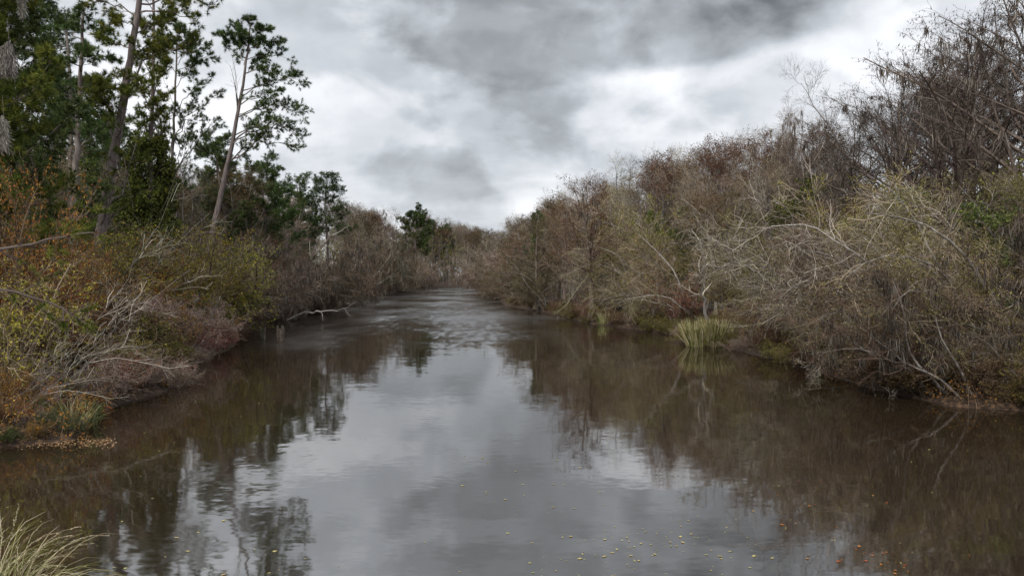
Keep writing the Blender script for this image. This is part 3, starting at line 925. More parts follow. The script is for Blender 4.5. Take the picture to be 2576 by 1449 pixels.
# ivy-clad pine
ivp = [(.98, 390, -60, 0, .05), (.93, 440, -20, 0, .08), (.90, 340, -30, 0, .08), (.85, 430, 40, 1, .08), (.8, 350, 50, 0, .05), (.76, 420, 90, -1, .05), (.7, 345, 120, 1, .05), (.66, 420, 160, 0, .05), (.6, 350, 210, 0, .05), (.56, 415, 240, 0, .05), (.5, 355, 290, 0, .05), (.46, 410, 310, 0, .05)]
iv = limb_pine('pine_tree', [(377, 600), (378, 450), (381, 300), (385, 150), (388, -60)], 55, .2, ivp,
               'pine whose lower trunk is wrapped in a thick dark green column of ivy', 306, mats=('pine_bark', 'twig_dark', 'needles_sunlit'))
rng = np.random.default_rng(77)
g = Geo(); n = 22000
zz_ = rng.uniform(0, 1, n) ** .9; th_ = rng.uniform(0, 6.28, n)
prof = np.interp(zz_, [0, .15, .5, .8, 1], [1.6, 1.75, 1.5, 1.35, .9]) * (1 + .28 * np.sin(th_ * 3 + zz_ * 11) + .2 * np.sin(th_ * 5 - zz_ * 23))
rr = prof * rng.uniform(.25, 1, n) ** .5
b0 = iv.location; p_lo = at(376, 600, 55)[2]; p_hi = at(380, 325, 55)[2]
xc = at(378, 450, 55)[0]
pos = np.stack([xc + rr * np.cos(th_), 55 + rr * np.sin(th_), p_lo - .6 + (p_hi - p_lo) * zz_], -1) - np.array(b0)
kk_ = rng.random(n) < np.clip(hn3(pos, .55, 9) * 1.2 + .75, .12, 1)
g.leaves(pos[kk_], rng.uniform(.12, .24, kk_.sum()), 0, .8)
stx = grow(np.stack([np.full(14, xc) + rng.normal(size=14) * .3, np.full(14, 55.) + rng.normal(size=14) * .3, np.full(14, p_lo - 1)], -1) - np.array(b0), np.tile(UP, (14, 1)), np.full(14, p_hi - p_lo), 8, .05, .12)
g.tubes(stx, np.full((14, 9), .025), 4, 1)
link('ivy', g.mesh('ivy', ['leaf_green', 'twig_dark']), iv)

# bushy near pines filling the upper left corner
put(recolour(pn_bushy[0], ('pine_bark', 'twig_dark', 'needles_sunlit')), -40, -420, 30, 'dense dark green pine at the left edge, nearest of the pines', 'pine tree')
put(pn_bushy[1], 120, -160, 40, 'bushy dark pine filling the upper left corner behind the nearest pine', 'pine tree')
put(pn[1], 60, -60, 62, 'tall pine seen through gaps between the left corner pines', 'pine tree')

# middle pines behind the lone one
put(pn_bushy[1], 600, 325, 84, 'dark bushy pine just right of the lone pine trunk', 'pine tree', sx=1.05)
put(pn_bushy[0], 668, 385, 90, 'dark bushy pine second to the right of the lone pine', 'pine tree', sx=1.1)
put(pn[1], 560, 400, 88, 'short pine partly hidden behind the lone pine trunk', 'pine tree')
put(pn_bushy[0], 700, 440, 96, 'low dark pine between the bushy pair and the two lighter pines', 'pine tree', sx=1.1)
put(pn[0], 765, 428, 122, 'narrow pine, left one of the two lighter pines above the mossy trees', 'pine tree', sx=1.25)
put(pn[2], 830, 432, 126, 'open crowned pine, right one of the two lighter pines above the mossy trees', 'pine tree', sx=1.35)
put(pn[1], 740, 480, 118, 'short pine left of the two lighter pines', 'pine tree', sx=1.3)
put(pn_flat, 1040, 512, 285, 'dark pine with a flat layered top standing over the far bend', 'pine tree', sx=1.35)
put(pn[2], 1085, 552, 345, 'small far pine right of the flat topped pine', 'pine tree', sx=1.3)
put(pn_bushy[0], 1125, 562, 350, 'low round far pine above the river bend', 'pine tree', sx=1.3)
put(pn_bushy[0], 1345, 525, 125, 'dark green pine poking out behind the brown conical cypress', 'pine tree', sx=.8)

# ---- right bank heroes ---------------------------------------------------
put(cy[0], 1490, 430, 77, 'brown cypress with straight grey trunk at the water edge by the small reed clump', 'cypress tree', rz=1.0, sx=1.25)
put(cy[2], 1350, 520, 101, 'broad conical brown cypress overhanging the river where it narrows', 'cypress tree', rz=2.0, sx=1.35)
put(cy[2], 1290, 600, 130, 'smaller brown cypress farthest down the right bank', 'cypress tree', rz=.4, sx=1.3)
put(cy[1], 1420, 500, 96, 'brown feathery cypress between the conical one and the straight trunked one', 'cypress tree', rz=.2)
put(cy_grey[0], 2390, -25, 48, 'large dark cypress with moss and fanning limbs, second from the right edge', 'cypress tree', rz=.5, sx=1.1)
put(cy_grey[1], 2590, -300, 43, 'tallest dark cypress with sweeping limbs at the right edge', 'cypress tree', rz=2.6, sx=1.25)
put(cy_grey[1], 2260, 80, 58, 'dark feathery cypress left of the two large ones, limbs fanning left', 'cypress tree', rz=4.0, sx=1.1)
put(cy_grey[0], 2500, 10, 60, 'dark cypress behind and between the two largest ones', 'cypress tree', rz=1.9)
put(hw_dark[1], 2165, 100, 60, 'bare tree with bent grey limbs standing tallest left of the big cypresses', 'tree', rz=.3, sx=.8)
put(hw_dark[1], 2225, 118, 62, 'bare twisted tree just right of the tallest bare one', 'tree', rz=3.3, sx=.75)
put(hw_dark[0], 2010, 225, 72, 'thin bare tree with a crooked top above the middle of the right bank', 'tree', rz=1.3, sx=.6)
put(hw_moss[0], 2080, 235, 68, 'bare mossy tree between the crooked thin one and the tallest bare one', 'tree')
put(hw[1], 1590, 385, 112, 'pale bare tree with upright limbs, left of the pair over the right bank', 'tree', rz=2)
put(hw[1], 1655, 335, 110, 'pale bare tree with upright limbs, right of the pair over the right bank', 'tree', rz=5)
put(hw_leaf[0], 1765, 325, 104, 'brown leaved tree with a pointed top beyond the pale pair', 'tree')
put(hw_leaf[0], 1840, 340, 98, 'reddish brown rounded tree on the right skyline', 'tree')
put(hw[2], 1905, 325, 92, 'bare spreading tree right of the reddish brown rounded one', 'tree')
put(hw_moss[1], 1960, 285, 84, 'bare spreading mossy tree left of the crooked thin one', 'tree')
put(hw[0], 1720, 365, 108, 'bare grey tree between the pale pair and the pointed brown tree', 'tree')
put(hw_leaf[1], 1560, 440, 98, 'tan leaved tree just right of the straight trunked cypress', 'tree')
put(hw_olive[1], 1850, 445, 72, 'olive yellow crown in the middle of the right bank', 'tree', sx=.9)
put(wl_tan[1], 2070, 430, 46, 'yellow green crown high on the right bank, brightest of its row', 'tree', sx=1.0)
put(wl_tan[1], 1680, 500, 82, 'small yellow green crown above the reed bank', 'tree')
put(hw_green[0], 1540, 640, 84, 'dark green leafy tree behind the small reed clump', 'tree', sx=1.1)
put(hw_green[0], 1740, 620, 70, 'dark green leafy tree above the tall reed clump', 'tree', sx=1.2)

# ---- left bank middle distance ------------------------------------------
put(hw_moss[0], 470, 400, 82, 'bare mossy tree behind the slim pine', 'tree')
put(hw_moss[1], 650, 480, 84, 'bare tree hung with pale moss below the bushy pines', 'tree', sx=1.1)
put(hw_moss[1], 730, 560, 90, 'bare tree draped in moss, right of the one below the bushy pines', 'tree', rz=1)
put(hw_leaf[0], 900, 520, 118, 'russet brown tree right of the two lighter pines', 'tree', sx=1.1)
put(wl_moss[0], 800, 600, 93, 'brown mossy tree leaning over the river above the fallen branch', 'tree', rz=0.0, sx=1.2)
put(wl_moss[0], 905, 575, 108, 'tall brown mossy tree on the left bank before the bend', 'tree', rz=.3, sx=1.3)
put(wl_moss[1], 985, 640, 135, 'mauve mossy tree arching out to the water at the bend', 'tree', rz=-.2, sx=1.2)
put(hw[0], 930, 530, 140, 'fine twigged bare tree on the skyline left of the flat topped pine', 'tree', sx=1.2)
put(hw[2], 985, 545, 170, 'fine twigged bare tree on the skyline close to the flat topped pine', 'tree', sx=1.2)

# leaning brown log tree and other single logs
def log(name, pxs, Y, r0, r1, mat, label, cat, twigs=0, seed=1, group=None, tl=1.0):
    global rng
    rng = np.random.default_rng(seed)
    pts = np.array([at(a, b, Y + (c if c else 0)) for a, b, c in pxs])
    seg = np.linalg.norm(np.diff(pts, axis=0), axis=1); cum = np.concatenate([[0], np.cumsum(seg)])
    ts = np.linspace(0, cum[-1], 16)
    P = np.stack([np.interp(ts, cum, pts[:, i]) for i in range(3)], -1)
    P[1:-1] += rng.normal(size=(14, 3)) * r0 * .8
    base = P[0].copy(); P = (P - base)[None]
    R = np.linspace(r0 * .85, r1 * .8, 16)[None]
    root = empty(name, base); tag(root, label, cat, group)
    g = Geo(); g.tubes(P, R, 8, 0, smooth=True); link('trunk', g.mesh('trunk', [mat]), root)
    if twigs:
        g = Geo()
        S, SR = spawn(P, R, twigs, .35, 1., .7, cum[-1] * .28 * tl, 5, .02, .2, .5, .01, .3)
        g.tubes(S, SR, 4, 0)
        T, TR = spawn(S, SR, 6, .2, 1., .7, cum[-1] * .1 * tl, 4, 0, .22, .6, .006, .3); g.tubes(T, TR, 3, 0)
        U, UR = spawn(T, TR, 4, .2, 1., .7, cum[-1] * .05 * tl, 3, 0, .22, .6, .005, .3); g.tubes(U, UR, 3, 0)
        link('branch', g.mesh('branch', [mat if 'twig' in mat else 'twig_pale']), root)
    return root


log('fallen_branch', [(722, 806, 0), (760, 788, 0), (820, 780, -2), (862, 778, -4), (885, 770, -6), (897, 760, -7)], 80, .13, .03, 'pale_bark',
    'pale fallen branch reaching out over the water from the left bank', 'branch', 4, 5, tl=.5)
log('fallen_branch', [(700, 795, 0), (745, 752, 0), (790, 735, 0)], 82, .12, .05, 'grey_bark', 'grey fallen limb slanting up behind the pale fallen branch', 'branch', 6, 6)
log('leaning_tree', [(690, 770, 0), (745, 700, 1), (790, 645, 2), (835, 590, 3)], 91, .24, .09, 'cypress_bark', 'dark trunk leaning steeply right amid the mossy trees of the left bank', 'tree', 14, 7)
log('leaning_tree', [(468, 830, 0), (486, 775, 0), (503, 738, 0)], 47, .11, .09, 'grey_bark', 'short broken pale trunk leaning right from the mauve thicket', 'tree', 0, 8)
log('leaning_tree', [(528, 810, 0), (545, 770, 0), (556, 745, 0)], 48, .07, .05, 'grey_bark', 'thin broken trunk right of the short broken pale one', 'tree', 0, 9)
log('leaning_tree', [(2035, 870, 0), (2010, 815, 0), (1960, 735, 0), (1915, 690, 0), (1860, 665, -1), (1800, 672, -3)], 45, .14, .04, 'pale_bark', 'white barked tree leaning left over the bank right of the tall reeds', 'tree', 16, 10)
log('leaning_tree', [(2000, 855, 0), (1985, 810, 0), (1970, 770, 0)], 46, .07, .05, 'pale_bark', 'thin white trunk beside the white barked leaning tree', 'tree', 4, 11)
log('leaning_tree', [(2125, 915, 0), (2108, 850, 0), (2105, 780, 0), (2110, 700, 0), (2100, 600, 0)], 42, .2, .1, 'cypress_bark', 'dark upright trunk amid the willows right of the white leaning tree', 'tree', 12, 12)
log('leaning_tree', [(2420, 800, 3), (2300, 720, 0), (2150, 640, -1), (2030, 560, -1), (1940, 570, -2)], 34, .055, .03, 'pale_bark', 'long pale trunk slanting left across the middle of the right thicket', 'tree', 22, 13)
log('leaning_tree', [(2600, 700, 3), (2480, 610, 0), (2370, 560, 0), (2250, 500, 0)], 36, .08, .02, 'grey_bark', 'long grey trunk slanting left from the right edge of the thicket', 'tree', 22, 14)
log('leaning_tree', [(2260, 870, 2), (2180, 760, 0), (2090, 680, -1), (1990, 700, -2)], 38, .07, .02, 'grey_bark', 'grey trunk arching left below the long slanting ones', 'tree', 20, 15)
log('leaning_tree', [(1790, 850, 0), (1775, 780, 0), (1770, 700, 0), (1760, 600, 0)], 58, .16, .08, 'grey_bark', 'slim grey trunk rising behind the tall reed clump', 'tree', 14, 16)
log('fallen_branch', [(2330, 930, 3), (2290, 965, 0), (2255, 990, 0), (2225, 1012, -1)], 30.5, .05, .015, 'pale_bark', 'bare white branch dipping into the water at the right', 'branch', 7, 17, tl=.6)
log('fallen_branch', [(2470, 900, 3), (2420, 880, 0), (2390, 930, -.6), (2440, 985, -.9), (2480, 1010, -1)], 29.5, .06, .015, 'pale_bark', 'crooked white branch bending down to the water near the right edge', 'branch', 14, 18, tl=.7)
log('fallen_branch', [(2180, 900, 3), (2120, 905, 0), (2060, 915, -1), (2020, 925, -1.5)], 37, .05, .012, 'pale_bark', 'pale twiggy branch spread low over the water below the dark upright trunk', 'branch', 16, 19, tl=.7)
log('fallen_branch', [(1420, 745, 0), (1330, 752, 0), (1260, 742, 0), (1235, 730, 0)], 112, .05, .015, 'twig_grey', 'low dark twiggy branch above the water at the narrowing', 'branch', 10, 20, tl=.6)
log('fallen_branch', [(1480, 690, 0), (1440, 745, -1), (1420, 770, -2), (1400, 790, -2)], 78, .05, .015, 'twig_grey', 'low branch of grey twigs hanging left of the straight cypress trunk', 'branch', 16, 21, tl=.9)


# ---- stumps ---------------------------------------------------------------
def stump(px, py, h, r, label, seed):
    rr_ = np.random.default_rng(seed)
    x, y = onwater(px, py)
    k = 14; rows = 7
    th = np.arange(k) * 2 * PI / k
    topz = h * (.78 + .22 * rr_.random(k)); prof = [1.25, 1.1, .95, .9, 1.0, 1.08, 1.0]
    V = []
    jag = 1 + rr_.normal(size=k) * .13
    for i in range(rows):
        t = i / (rows - 1)
        for j in range(k):
            rad = r * prof[i] * jag[j] * (1 + rr_.normal() * .04)
            V.append((rad * math.cos(th[j]), rad * math.sin(th[j]), -.5 + t * (topz[j] + .5)))
    q = [(i * k + j, i * k + (j + 1) % k, (i + 1) * k + (j + 1) % k, (i + 1) * k + j) for i in range(rows - 1) for j in range(k)]
    n0 = len(V)
    for j in range(k):
        V.append((r * .55 * jag[j] * math.cos(th[j]), r * .55 * jag[j] * math.sin(th[j]), h * (.55 + .2 * rr_.random())))
    q += [((rows - 1) * k + j, (rows - 1) * k + (j + 1) % k, n0 + (j + 1) % k, n0 + j) for j in range(k)]
    c = len(V); V.append((0, 0, h * .45))
    q += [(n0 + j, n0 + (j + 1) % k, c, c) for j in range(k)]
    root = empty('tree_stump', (x, y, 0)); tag(root, label, 'stump')
    g = Geo(); g.add(V, q, 0); link('stump_body', g.mesh('stump_body', ['stump_wood']), root)
    g = Geo()
    for j in range(5):
        a = rr_.uniform(0, 6.28)
        g.tubes(np.array([[[r * math.cos(a), r * math.sin(a), h * .8], [r * .95 * math.cos(a), r * .95 * math.sin(a), h * 1.05], [r * .8 * math.cos(a), r * .8 * math.sin(a), h * 1.2]]]), np.array([[.05, .035, .01]]) * r / .22, 4, 0)
    link('splinter', g.mesh('splinter', ['stump_wood']), root)


stump(662, 851, .85, .17, 'narrow rotten stump standing in the water, left of two', 1)
stump(706, 858, .92, .27, 'wider jagged stump standing in the water, right of two', 2)

# ---- reeds and grasses ------------------------------------------------------
def reed_clump(px, py, H, spread, label, seed, n=420, dy=0., **kw):
    x, y = onwater(px, py); y += dy
    g, P = reeds(seed, H, n, spread, **kw)
    root = empty('reed_clump', (x, y, 0.0)); tag(root, label, 'reeds')
    link('blades', g.mesh('blades', ['grass_green', 'grass_straw']), root)


reed_clump(1785, 872, 1.75, 1.4, 'tall pale green reed clump at the water edge of the right bank', 81, 800, .5, arch=-.035, straw=.4, w=.018)
reed_clump(1532, 818, 1.25, .8, 'small bright green reed clump beside the straight cypress trunk', 82, 260, .3, straw=.3, w=.02)
reed_clump(172, 1085, .95, .35, 'small green grass tuft at the tip of the left bank', 83, 130, .3, arch=-.12, straw=.2, w=.008)
reed_clump(215, 1072, .7, .25, 'thin arching grass tuft just right of the small green one', 84, 40, .3, arch=-.2, straw=.5, w=.008)

# big foreground grass with arching seed heads
rng = np.random.default_rng(85)
g, P1 = reeds(85, 1.62, 420, .33, arch=-.19, straw=.35, w=.0045, sy=.6, segs=9)
root = empty('grass_clump', (-5.52, 8.3, float(gh(-5.52, 8.3)))); root['label'] = 'large foreground grass clump with arching pale seed heads in the lower left corner'; root['category'] = 'grass'
link('blades', g.mesh('blades', ['grass_green', 'grass_straw']), root)
n = 60
a = rng.uniform(0, 6.28, n); pos = np.stack([np.cos(a) * .5 * rng.random(n), np.sin(a) * .35 * rng.random(n), np.zeros(n)], -1)
d = nrm(np.stack([rng.normal(.08, .2, n), rng.normal(0, .2, n), np.ones(n)], -1))
P = grow(pos, d, rng.uniform(1.2, 1.85, n), 10, .03, .04, up1=-.36)
for k in range(n):
    hg = Geo(); hg.tubes(P[k:k + 1], taper(np.array([.0045]), 10, .4, .0015), 3, 1)
    idx = np.zeros(60, int); p, t, _ = sample(P[k:k + 1], None, idx, rng.uniform(.68, 1, 60))
    hg.leaves(p, .03, 1, .3, dirs=t * 1.2 + np.array([0, 0, -.3]))
    link('seed_head', hg.mesh('seed_head', ['grass_green', 'grass_straw']), root)

# ---- near left shrubs and bank ------------------------------------------------
def shr(proto, px, py, Y, H, label, cat='shrub', **kw):
    x = at(px, 700, Y)[0]
    return place(proto, x, Y, H, label, cat, **kw)


R0 = [
    (sh_mauve[0], 400, 41.5, 3.0, 'mauve bare twiggy thicket on the point of the left bank'),
    (sh_mauve[1], 462, 43.5, 3.1, 'mauve twiggy bush in the middle of the point thicket'),
    (sh_mauve[0], 515, 48, 2.7, 'pale mauve bush at the outer tip of the point'),
    (sh_mauve[1], 335, 40, 2.8, 'mauve twiggy bush at the inner end of the point thicket'),
    (sh_red[0], 300, 36, 1.5, 'low red leaved bush under the mauve thicket'),
    (sh_red[1], 375, 38, 1.3, 'small red leaved bush at the foot of the mauve thicket'),
    (sh_red[0], 235, 33, 1.5, 'reddish bush over the dark hollow in the left bank'),
    (sh_brown[0], 240, 31, 1.0, 'low bare brown bush at the water below the hollow'),
    (sh_mauve[0], 200, 29, 1.1, 'low grey mauve bush spreading to the water left of the hollow'),
    (sh_brown[1], 350, 33.5, .9, 'small straw brown bush dipping into the water'),
    (sh_green[0], 60, 27.5, 1.9, 'green leafy bush at the left edge above the grass tuft'),
    (sh_green[2], 140, 30, 1.9, 'green leafy bush right of the one at the left edge'),
    (sh_autumn[0], 15, 24, 1.3, 'rusty leaved bush in front at the left edge'),
    (sh_mauve[1], 60, 25, 1.4, 'mauve twiggy bush low at the left edge'),
    (sh_red[1], 100, 24.2, .9, 'small red tinged bush on the near spit'),
    (sh_brown[2], 20, 22.3, .7, 'low brown ground bush nearest at the left edge'),
    (sh_autumn[1], 60, 22.6, .6, 'tiny orange leaved bush on the near spit'),
    (sh_green[1], 130, 23, .6, 'tiny green bush at the end of the near spit'),
]
for pr, px, Y, H, lab in R0:
    shr(pr, px, 0, Y, H, lab, sx=1.15)
put(shb_autumn[0], -10, 410, 27, 'tall orange and red leaved bush at the left edge', 'shrub', sx=.62)
put(shb_autumn[1], 75, 550, 31, 'orange leaved bush right of the tall one at the left edge', 'shrub', sx=.8)
put(shb_autumn[0], 150, 625, 36, 'mixed green and orange bush under the twin pine trunks', 'shrub', sx=1.)
put(shb_yellow[0], 210, 650, 38, 'yellow green bush in front of the thick leaning pine trunk', 'shrub', sx=1.2)
put(shb_yellow[0], 270, 600, 45, 'yellow green bush close to the foot of the thick leaning pine', 'shrub', sx=1.1)
put(shb_autumn[1], 320, 590, 47, 'orange topped bush right of the thick leaning trunk foot', 'shrub', sx=1.2)
put(shb_yellow[1], 380, 585, 50, 'yellow green bush below the ivy column', 'shrub', sx=1.3)
put(shb_yellow[0], 460, 570, 53, 'tall yellow green bush below the slim pine', 'shrub', sx=1.3)
put(shb_brown[0], 530, 640, 58, 'orange tinged bush at the foot of the lone pine', 'shrub', sx=1.3)
put(sh_brown[0], 590, 640, 58, 'brown bush right of the lone pine foot', 'shrub', sx=1.4)
put(shb_yellow[1], 560, 610, 57, 'olive yellow bush before the foot of the lone pine', 'shrub', sx=1.3)
put(shb_autumn[0], 330, 690, 43, 'low orange green bush in the middle of the left bank', 'shrub', sx=1.3)
put(shb_yellow[1], 450, 690, 49, 'dense yellow green bush behind the mauve thicket', 'shrub', sx=1.4)
put(sh_brown[1], 240, 720, 34, 'brown twiggy bush above the red bush', 'shrub', sx=1.4)
put(shb_autumn[1], 120, 700, 30, 'rusty and green bush on the near left bank', 'shrub', sx=1.3)
put(shb_yellow[0], 30, 650, 26, 'olive and yellow bush close at the left edge', 'shrub', sx=1.2)
put(wl_thin[0], 60, 590, 25, 'bare pale branching bush reaching right from the left edge', 'shrub', rz=0.1, sx=1.2)
put(wl_thin[0], 0, 760, 22.5, 'low pale bare bush reaching right over the near left bank', 'shrub', rz=-.2, sx=1.3)
put(wl_thin[0], 180, 440, 42, 'pale bare tree with fanning twigs before the twin pines', 'tree', rz=.3)
put(wl_bare[1], 590, 660, 62, 'pale arching bush over the cove behind the stumps', 'shrub', rz=-.3, sx=1.2)
put(wl_moss[1], 655, 690, 72, 'mauve arching bush hanging over the cove', 'shrub', rz=-.3, sx=1.2)
put(wl_moss[0], 700, 640, 80, 'brown mossy bush behind the grey fallen trunk', 'tree', rz=-.3, sx=1.2)
put(wl_bare[1], 760, 690, 84, 'grey mossy bush above the pale fallen branch', 'shrub', rz=-.4, sx=1.2)
put(wl_bare[1], 850, 690, 100, 'grey mossy bush at the water beyond the pale fallen branch', 'shrub', rz=-.4, sx=1.3)
put(wl_moss[1], 1010, 660, 142, 'pale mossy bush at the bend', 'shrub', rz=-.4, sx=1.3)
put(sh_green[1], 880, 700, 112, 'green bush low at the water before the bend', 'shrub', sx=1.6)
put(sh_green[0], 930, 715, 128, 'second green bush low at the water before the bend', 'shrub', sx=2.)
shr(sh_red[0], 1480, 0, 79, 2.0, 'small red leaved bush left of the straight cypress trunk foot', 'shrub')
shr(sh_red[1], 1700, 0, 68, 4.0, 'red tinged bush amid the green of the right bank', 'shrub')
rng = np.random.default_rng(5)
# blue flowers beside the grass tuft
g = Geo(); x0, y0 = onwater(105, 1065)
root = empty('flowering_plant', (x0, y0 + .2, float(gh(x0, y0 + .2)))); tag(root, 'plant with small blue violet flowers on the near spit', 'flowers')
P = grow(np.stack([rng.normal(size=40) * .3, rng.normal(size=40) * .2, np.zeros(40)], -1), nrm(rng.normal(size=(40, 3)) * .3 + UP), rng.uniform(.3, .7, 40), 4, 0, .15)
g.tubes(P, np.full((40, 5), .004), 3, 0)
p, t, _ = pts_on(P, None, 14, .2, 1.); g.leaves(p, .06, 0, .5)
link('stems', g.mesh('stems', ['leaf_green']), root)
g = Geo(); p, t, _ = pts_on(P, None, 9, .5, 1.); g.leaves(p + rng.normal(size=p.shape) * .04, .045, 0, .9)
link('flowers', g.mesh('flowers', ['flower_blue']), root)

# ---- near branch with moss in the upper left corner, and pine boughs reaching in
def near_bough(pxs, Y, r0, label, seed, kind):
    global rng
    rng = np.random.default_rng(seed)
    pts = np.array([at(a, b, Y) for a, b in pxs]); n_ = len(pts)
    tt = np.linspace(0, n_ - 1, 12); P = np.stack([np.interp(tt, np.arange(n_), pts[:, i]) for i in range(3)], -1)
    P[1:-1] += rng.normal(size=(10, 3)) * .02; base = P[0].copy(); P = (P - base)[None]; R = np.linspace(r0, r0 * .3, 12)[None]
    root = empty('pine_bough' if kind == 'pine' else 'mossy_branch', base); tag(root, label, 'branch')
    g = Geo(); g.tubes(P, R, 6, 0)
    S, SR = spawn(P, R, 9, .3, 1., .6, .9 if kind == 'pine' else .35, 4, .03, .15, .6, .006, .3); g.tubes(S, SR, 4, 0)
    link('wood', g.mesh('wood', ['twig_dark']), root)
    if kind == 'pine':
        g = Geo()
        p, t, _ = pts_on(S, None, 9, .35, 1.); g.tufts(p, t, 20, .17, .007, 0, .6)
        link('needles', g.mesh('needles', ['needles_sunlit']), root)
    return root


near_bough([(-180, 640), (0, 628), (130, 600), (235, 585)], 15, .035, 'green pine bough reaching in from the left edge above the autumn bushes', 401, 'pine')
near_bough([(-150, 700), (30, 730), (140, 770), (215, 815)], 15, .03, 'lower green pine bough hanging before the left bank', 402, 'pine')
near_bough([(-120, -120), (-20, -60), (40, -30), (75, -20)], 7, .02, 'thin near branch across the upper left corner', 403, 'bare')


def moss_hang(px, y0, y1, wpx, Y, label, seed):
    global rng
    rng = np.random.default_rng(seed)
    a = at(px, y0, Y); b = at(px, y1, Y); H = a[2] - b[2]; w = wpx / F * Y
    root = empty('moss_clump', a); tag(root, label, 'moss')
    n = 520; t0 = rng.uniform(0, .75, n)
    prof = np.interp(t0, [0, .15, .5, .8, 1], [.08, .35, .5, .45, .2])
    th = rng.uniform(0, 6.28, n); rr = prof * w * np.sqrt(rng.random(n))
    pos = np.stack([rr * np.cos(th), rr * np.sin(th), -t0 * H], -1)
    P = grow(pos, np.tile([0, 0, -1.], (n, 1)), H * rng.uniform(.15, .32, n), 5, 0, .22)
    g = Geo(); g.tubes(P, np.full((n, 6), .0016) * rng.uniform(.7, 1.4, (n, 1)), 3, 0)
    link('strands', g.mesh('strands', ['moss_pale']), root)
    g = Geo(); g.tubes(np.array([[[0, 0, H * .5], [0.01, 0, 0], [0, 0, -H * .3]]]), np.full((1, 3), .002), 4, 0)
    link('stalk', g.mesh('stalk', ['twig_dark']), root)


moss_hang(20, 105, 205, 42, 6.5, 'pale grey moss clump hanging at the left edge, plump one', 411)
moss_hang(56, -20, 52, 16, 7, 'thin pale moss wisp hanging at the top near the left corner', 412)
moss_hang(6, 290, 390, 26, 6.5, 'pale grey moss clump hanging lower at the left edge', 413)

# ------------------------------------------------------------------ filler woods
rs = np.random.default_rng(1234)
taken = []
# sight lines kept open: (view x, distance, half width, from distance)
KEEP = [(1490, 78, 75, 40), (1785, 64, 150, 34), (685, 60, 80, 30), (1640, 70, 110, 50), (1930, 62, 130, 33), (2110, 41, 45, 30), (1350, 100, 90, 70), (540, 72, 40, 55), (690, 70, 60, 50)]


SIL = np.array([(-300, 330), (0, 330), (450, 375), (560, 400), (700, 430), (760, 470), (880, 480), (960, 508), (1120, 535), (1200, 556), (1270, 570), (1300, 545), (1400, 465), (1450, 430), (1540, 415), (1600, 370), (1640, 345), (1700, 355), (1770, 325), (1830, 335), (1900, 320), (1960, 285), (2050, 265), (2100, 230), (2200, 180), (2330, 90), (2450, 40), (2576, -60), (2900, -150)], float)


SIL2 = np.array([(1250, 620), (1400, 560), (1500, 520), (1700, 455), (1900, 430), (2100, 425), (2300, 450), (2700, 470)], float)


def fill(n, protos, side, d0, d1, y0, y1, h0, h1, label, cat, group, mind, pxlim=(-150, 2750), face=False, sx=(1., 1.3), low=False, sil=None, sil2=None, thin=None):
    cnt = 0
    for _ in range(6000):
        if cnt >= n: break
        Y = math.exp(rs.uniform(math.log(y0), math.log(y1)))
        px = rs.uniform(*pxlim)
        x = (px - 1288) / F * Y
        d = float(sdist(x, Y)[0])
        if not (d0 < d < d1): continue
        cx = river_c(Y)
        if (x < cx) != (side == 'L') and side != 'F': continue
        if any(Y < k_[1] and abs(px - k_[0]) < k_[2] and Y > k_[3] for k_ in KEEP) and not low: continue
        if (100 < Y < 185 and 965 < px < 1225) or (185 <= Y < 330 and 1085 < px < 1225): continue
        md = mind * (1 + Y / 350)
        if any((x - a) ** 2 + (Y - b) ** 2 < md * md and k == group for a, b, k in taken): continue
        taken.append((x, Y, group))
        rz = None
        if face:   # lean over the water
            e = .5; gx = float(sdist(x + e, Y)[0] - sdist(x - e, Y)[0]); gy = float(sdist(x, Y + e)[0] - sdist(x, Y - e)[0])
            rz = math.atan2(-gy, -gx) + rs.uniform(-.5, .5)
        random.seed(int(rs.integers(1e9)))
        Hh = rs.uniform(h0, h1)
        if thin and px > thin and rs.random() < .6: continue
        if sil2:
            yt = np.interp(px, SIL2[:, 0], SIL2[:, 1]) + rs.uniform(*sil2)
            Hh = float(np.clip(at(px, yt, Y)[2] - gh(x, Y), h0, h1))
        if sil:
            yt = np.interp(px, SIL[:, 0], SIL[:, 1]) + rs.uniform(*sil)
            Hh = float(np.clip(at(px, yt, Y)[2] - gh(x, Y), h0, h1))
        place(protos[int(rs.integers(len(protos)))], x, Y, Hh, label, cat, group, rz=rz, sx=rs.uniform(*sx))
        cnt += 1
    return cnt


def river_c(Y):
    L_ = np.array(left_w[6:-3]); R_ = np.array(right_w[4:-3])[::-1]
    return .5 * (np.interp(Y, L_[:, 1], L_[:, 0]) + np.interp(Y, R_[:, 1], R_[:, 0]))


# right bank: front willows, understorey, tall wood
fill(18, wl + wl_tan[:1] + wl_moss[:1] + wl_bare[1:], 'R', .2, 2.4, 26, 75, 3.6, 6.0, 'arching grey twigged tree leaning over the water along the right bank', 'tree', 'arching trees along the right waterline', 2.2, face=True)
fill(28, wl + wl_tan[:1] + wl_moss[:1] + wl_bare[:1], 'R', 2.5, 7, 27, 90, 6.5, 9.0, 'olive and grey twiggy tree in the thicket of the right bank', 'tree', 'twiggy trees in the right thicket', 2.8, face=True, sil2=(60, 260))
fill(40, hw_olive + hw_leaf + wl_tan[:1] + hw_green[:1] + wl[:1], 'R', 5, 16, 32, 115, 8.5, 18, 'thin leaved tree in the crowded slope above the right thicket', 'tree', 'thin leaved trees above the right thicket', 3.2, sil2=(0, 130))
fill(46, hw_dark + hw + hw_leaf[:1] + hw_moss[:1], 'R', 10, 40, 45, 150, 13, 25, 'bare tree in the tall wood behind the right bank', 'tree', 'bare trees of the wood behind the right bank', 4.0, sil=(0, 110), thin=2150)
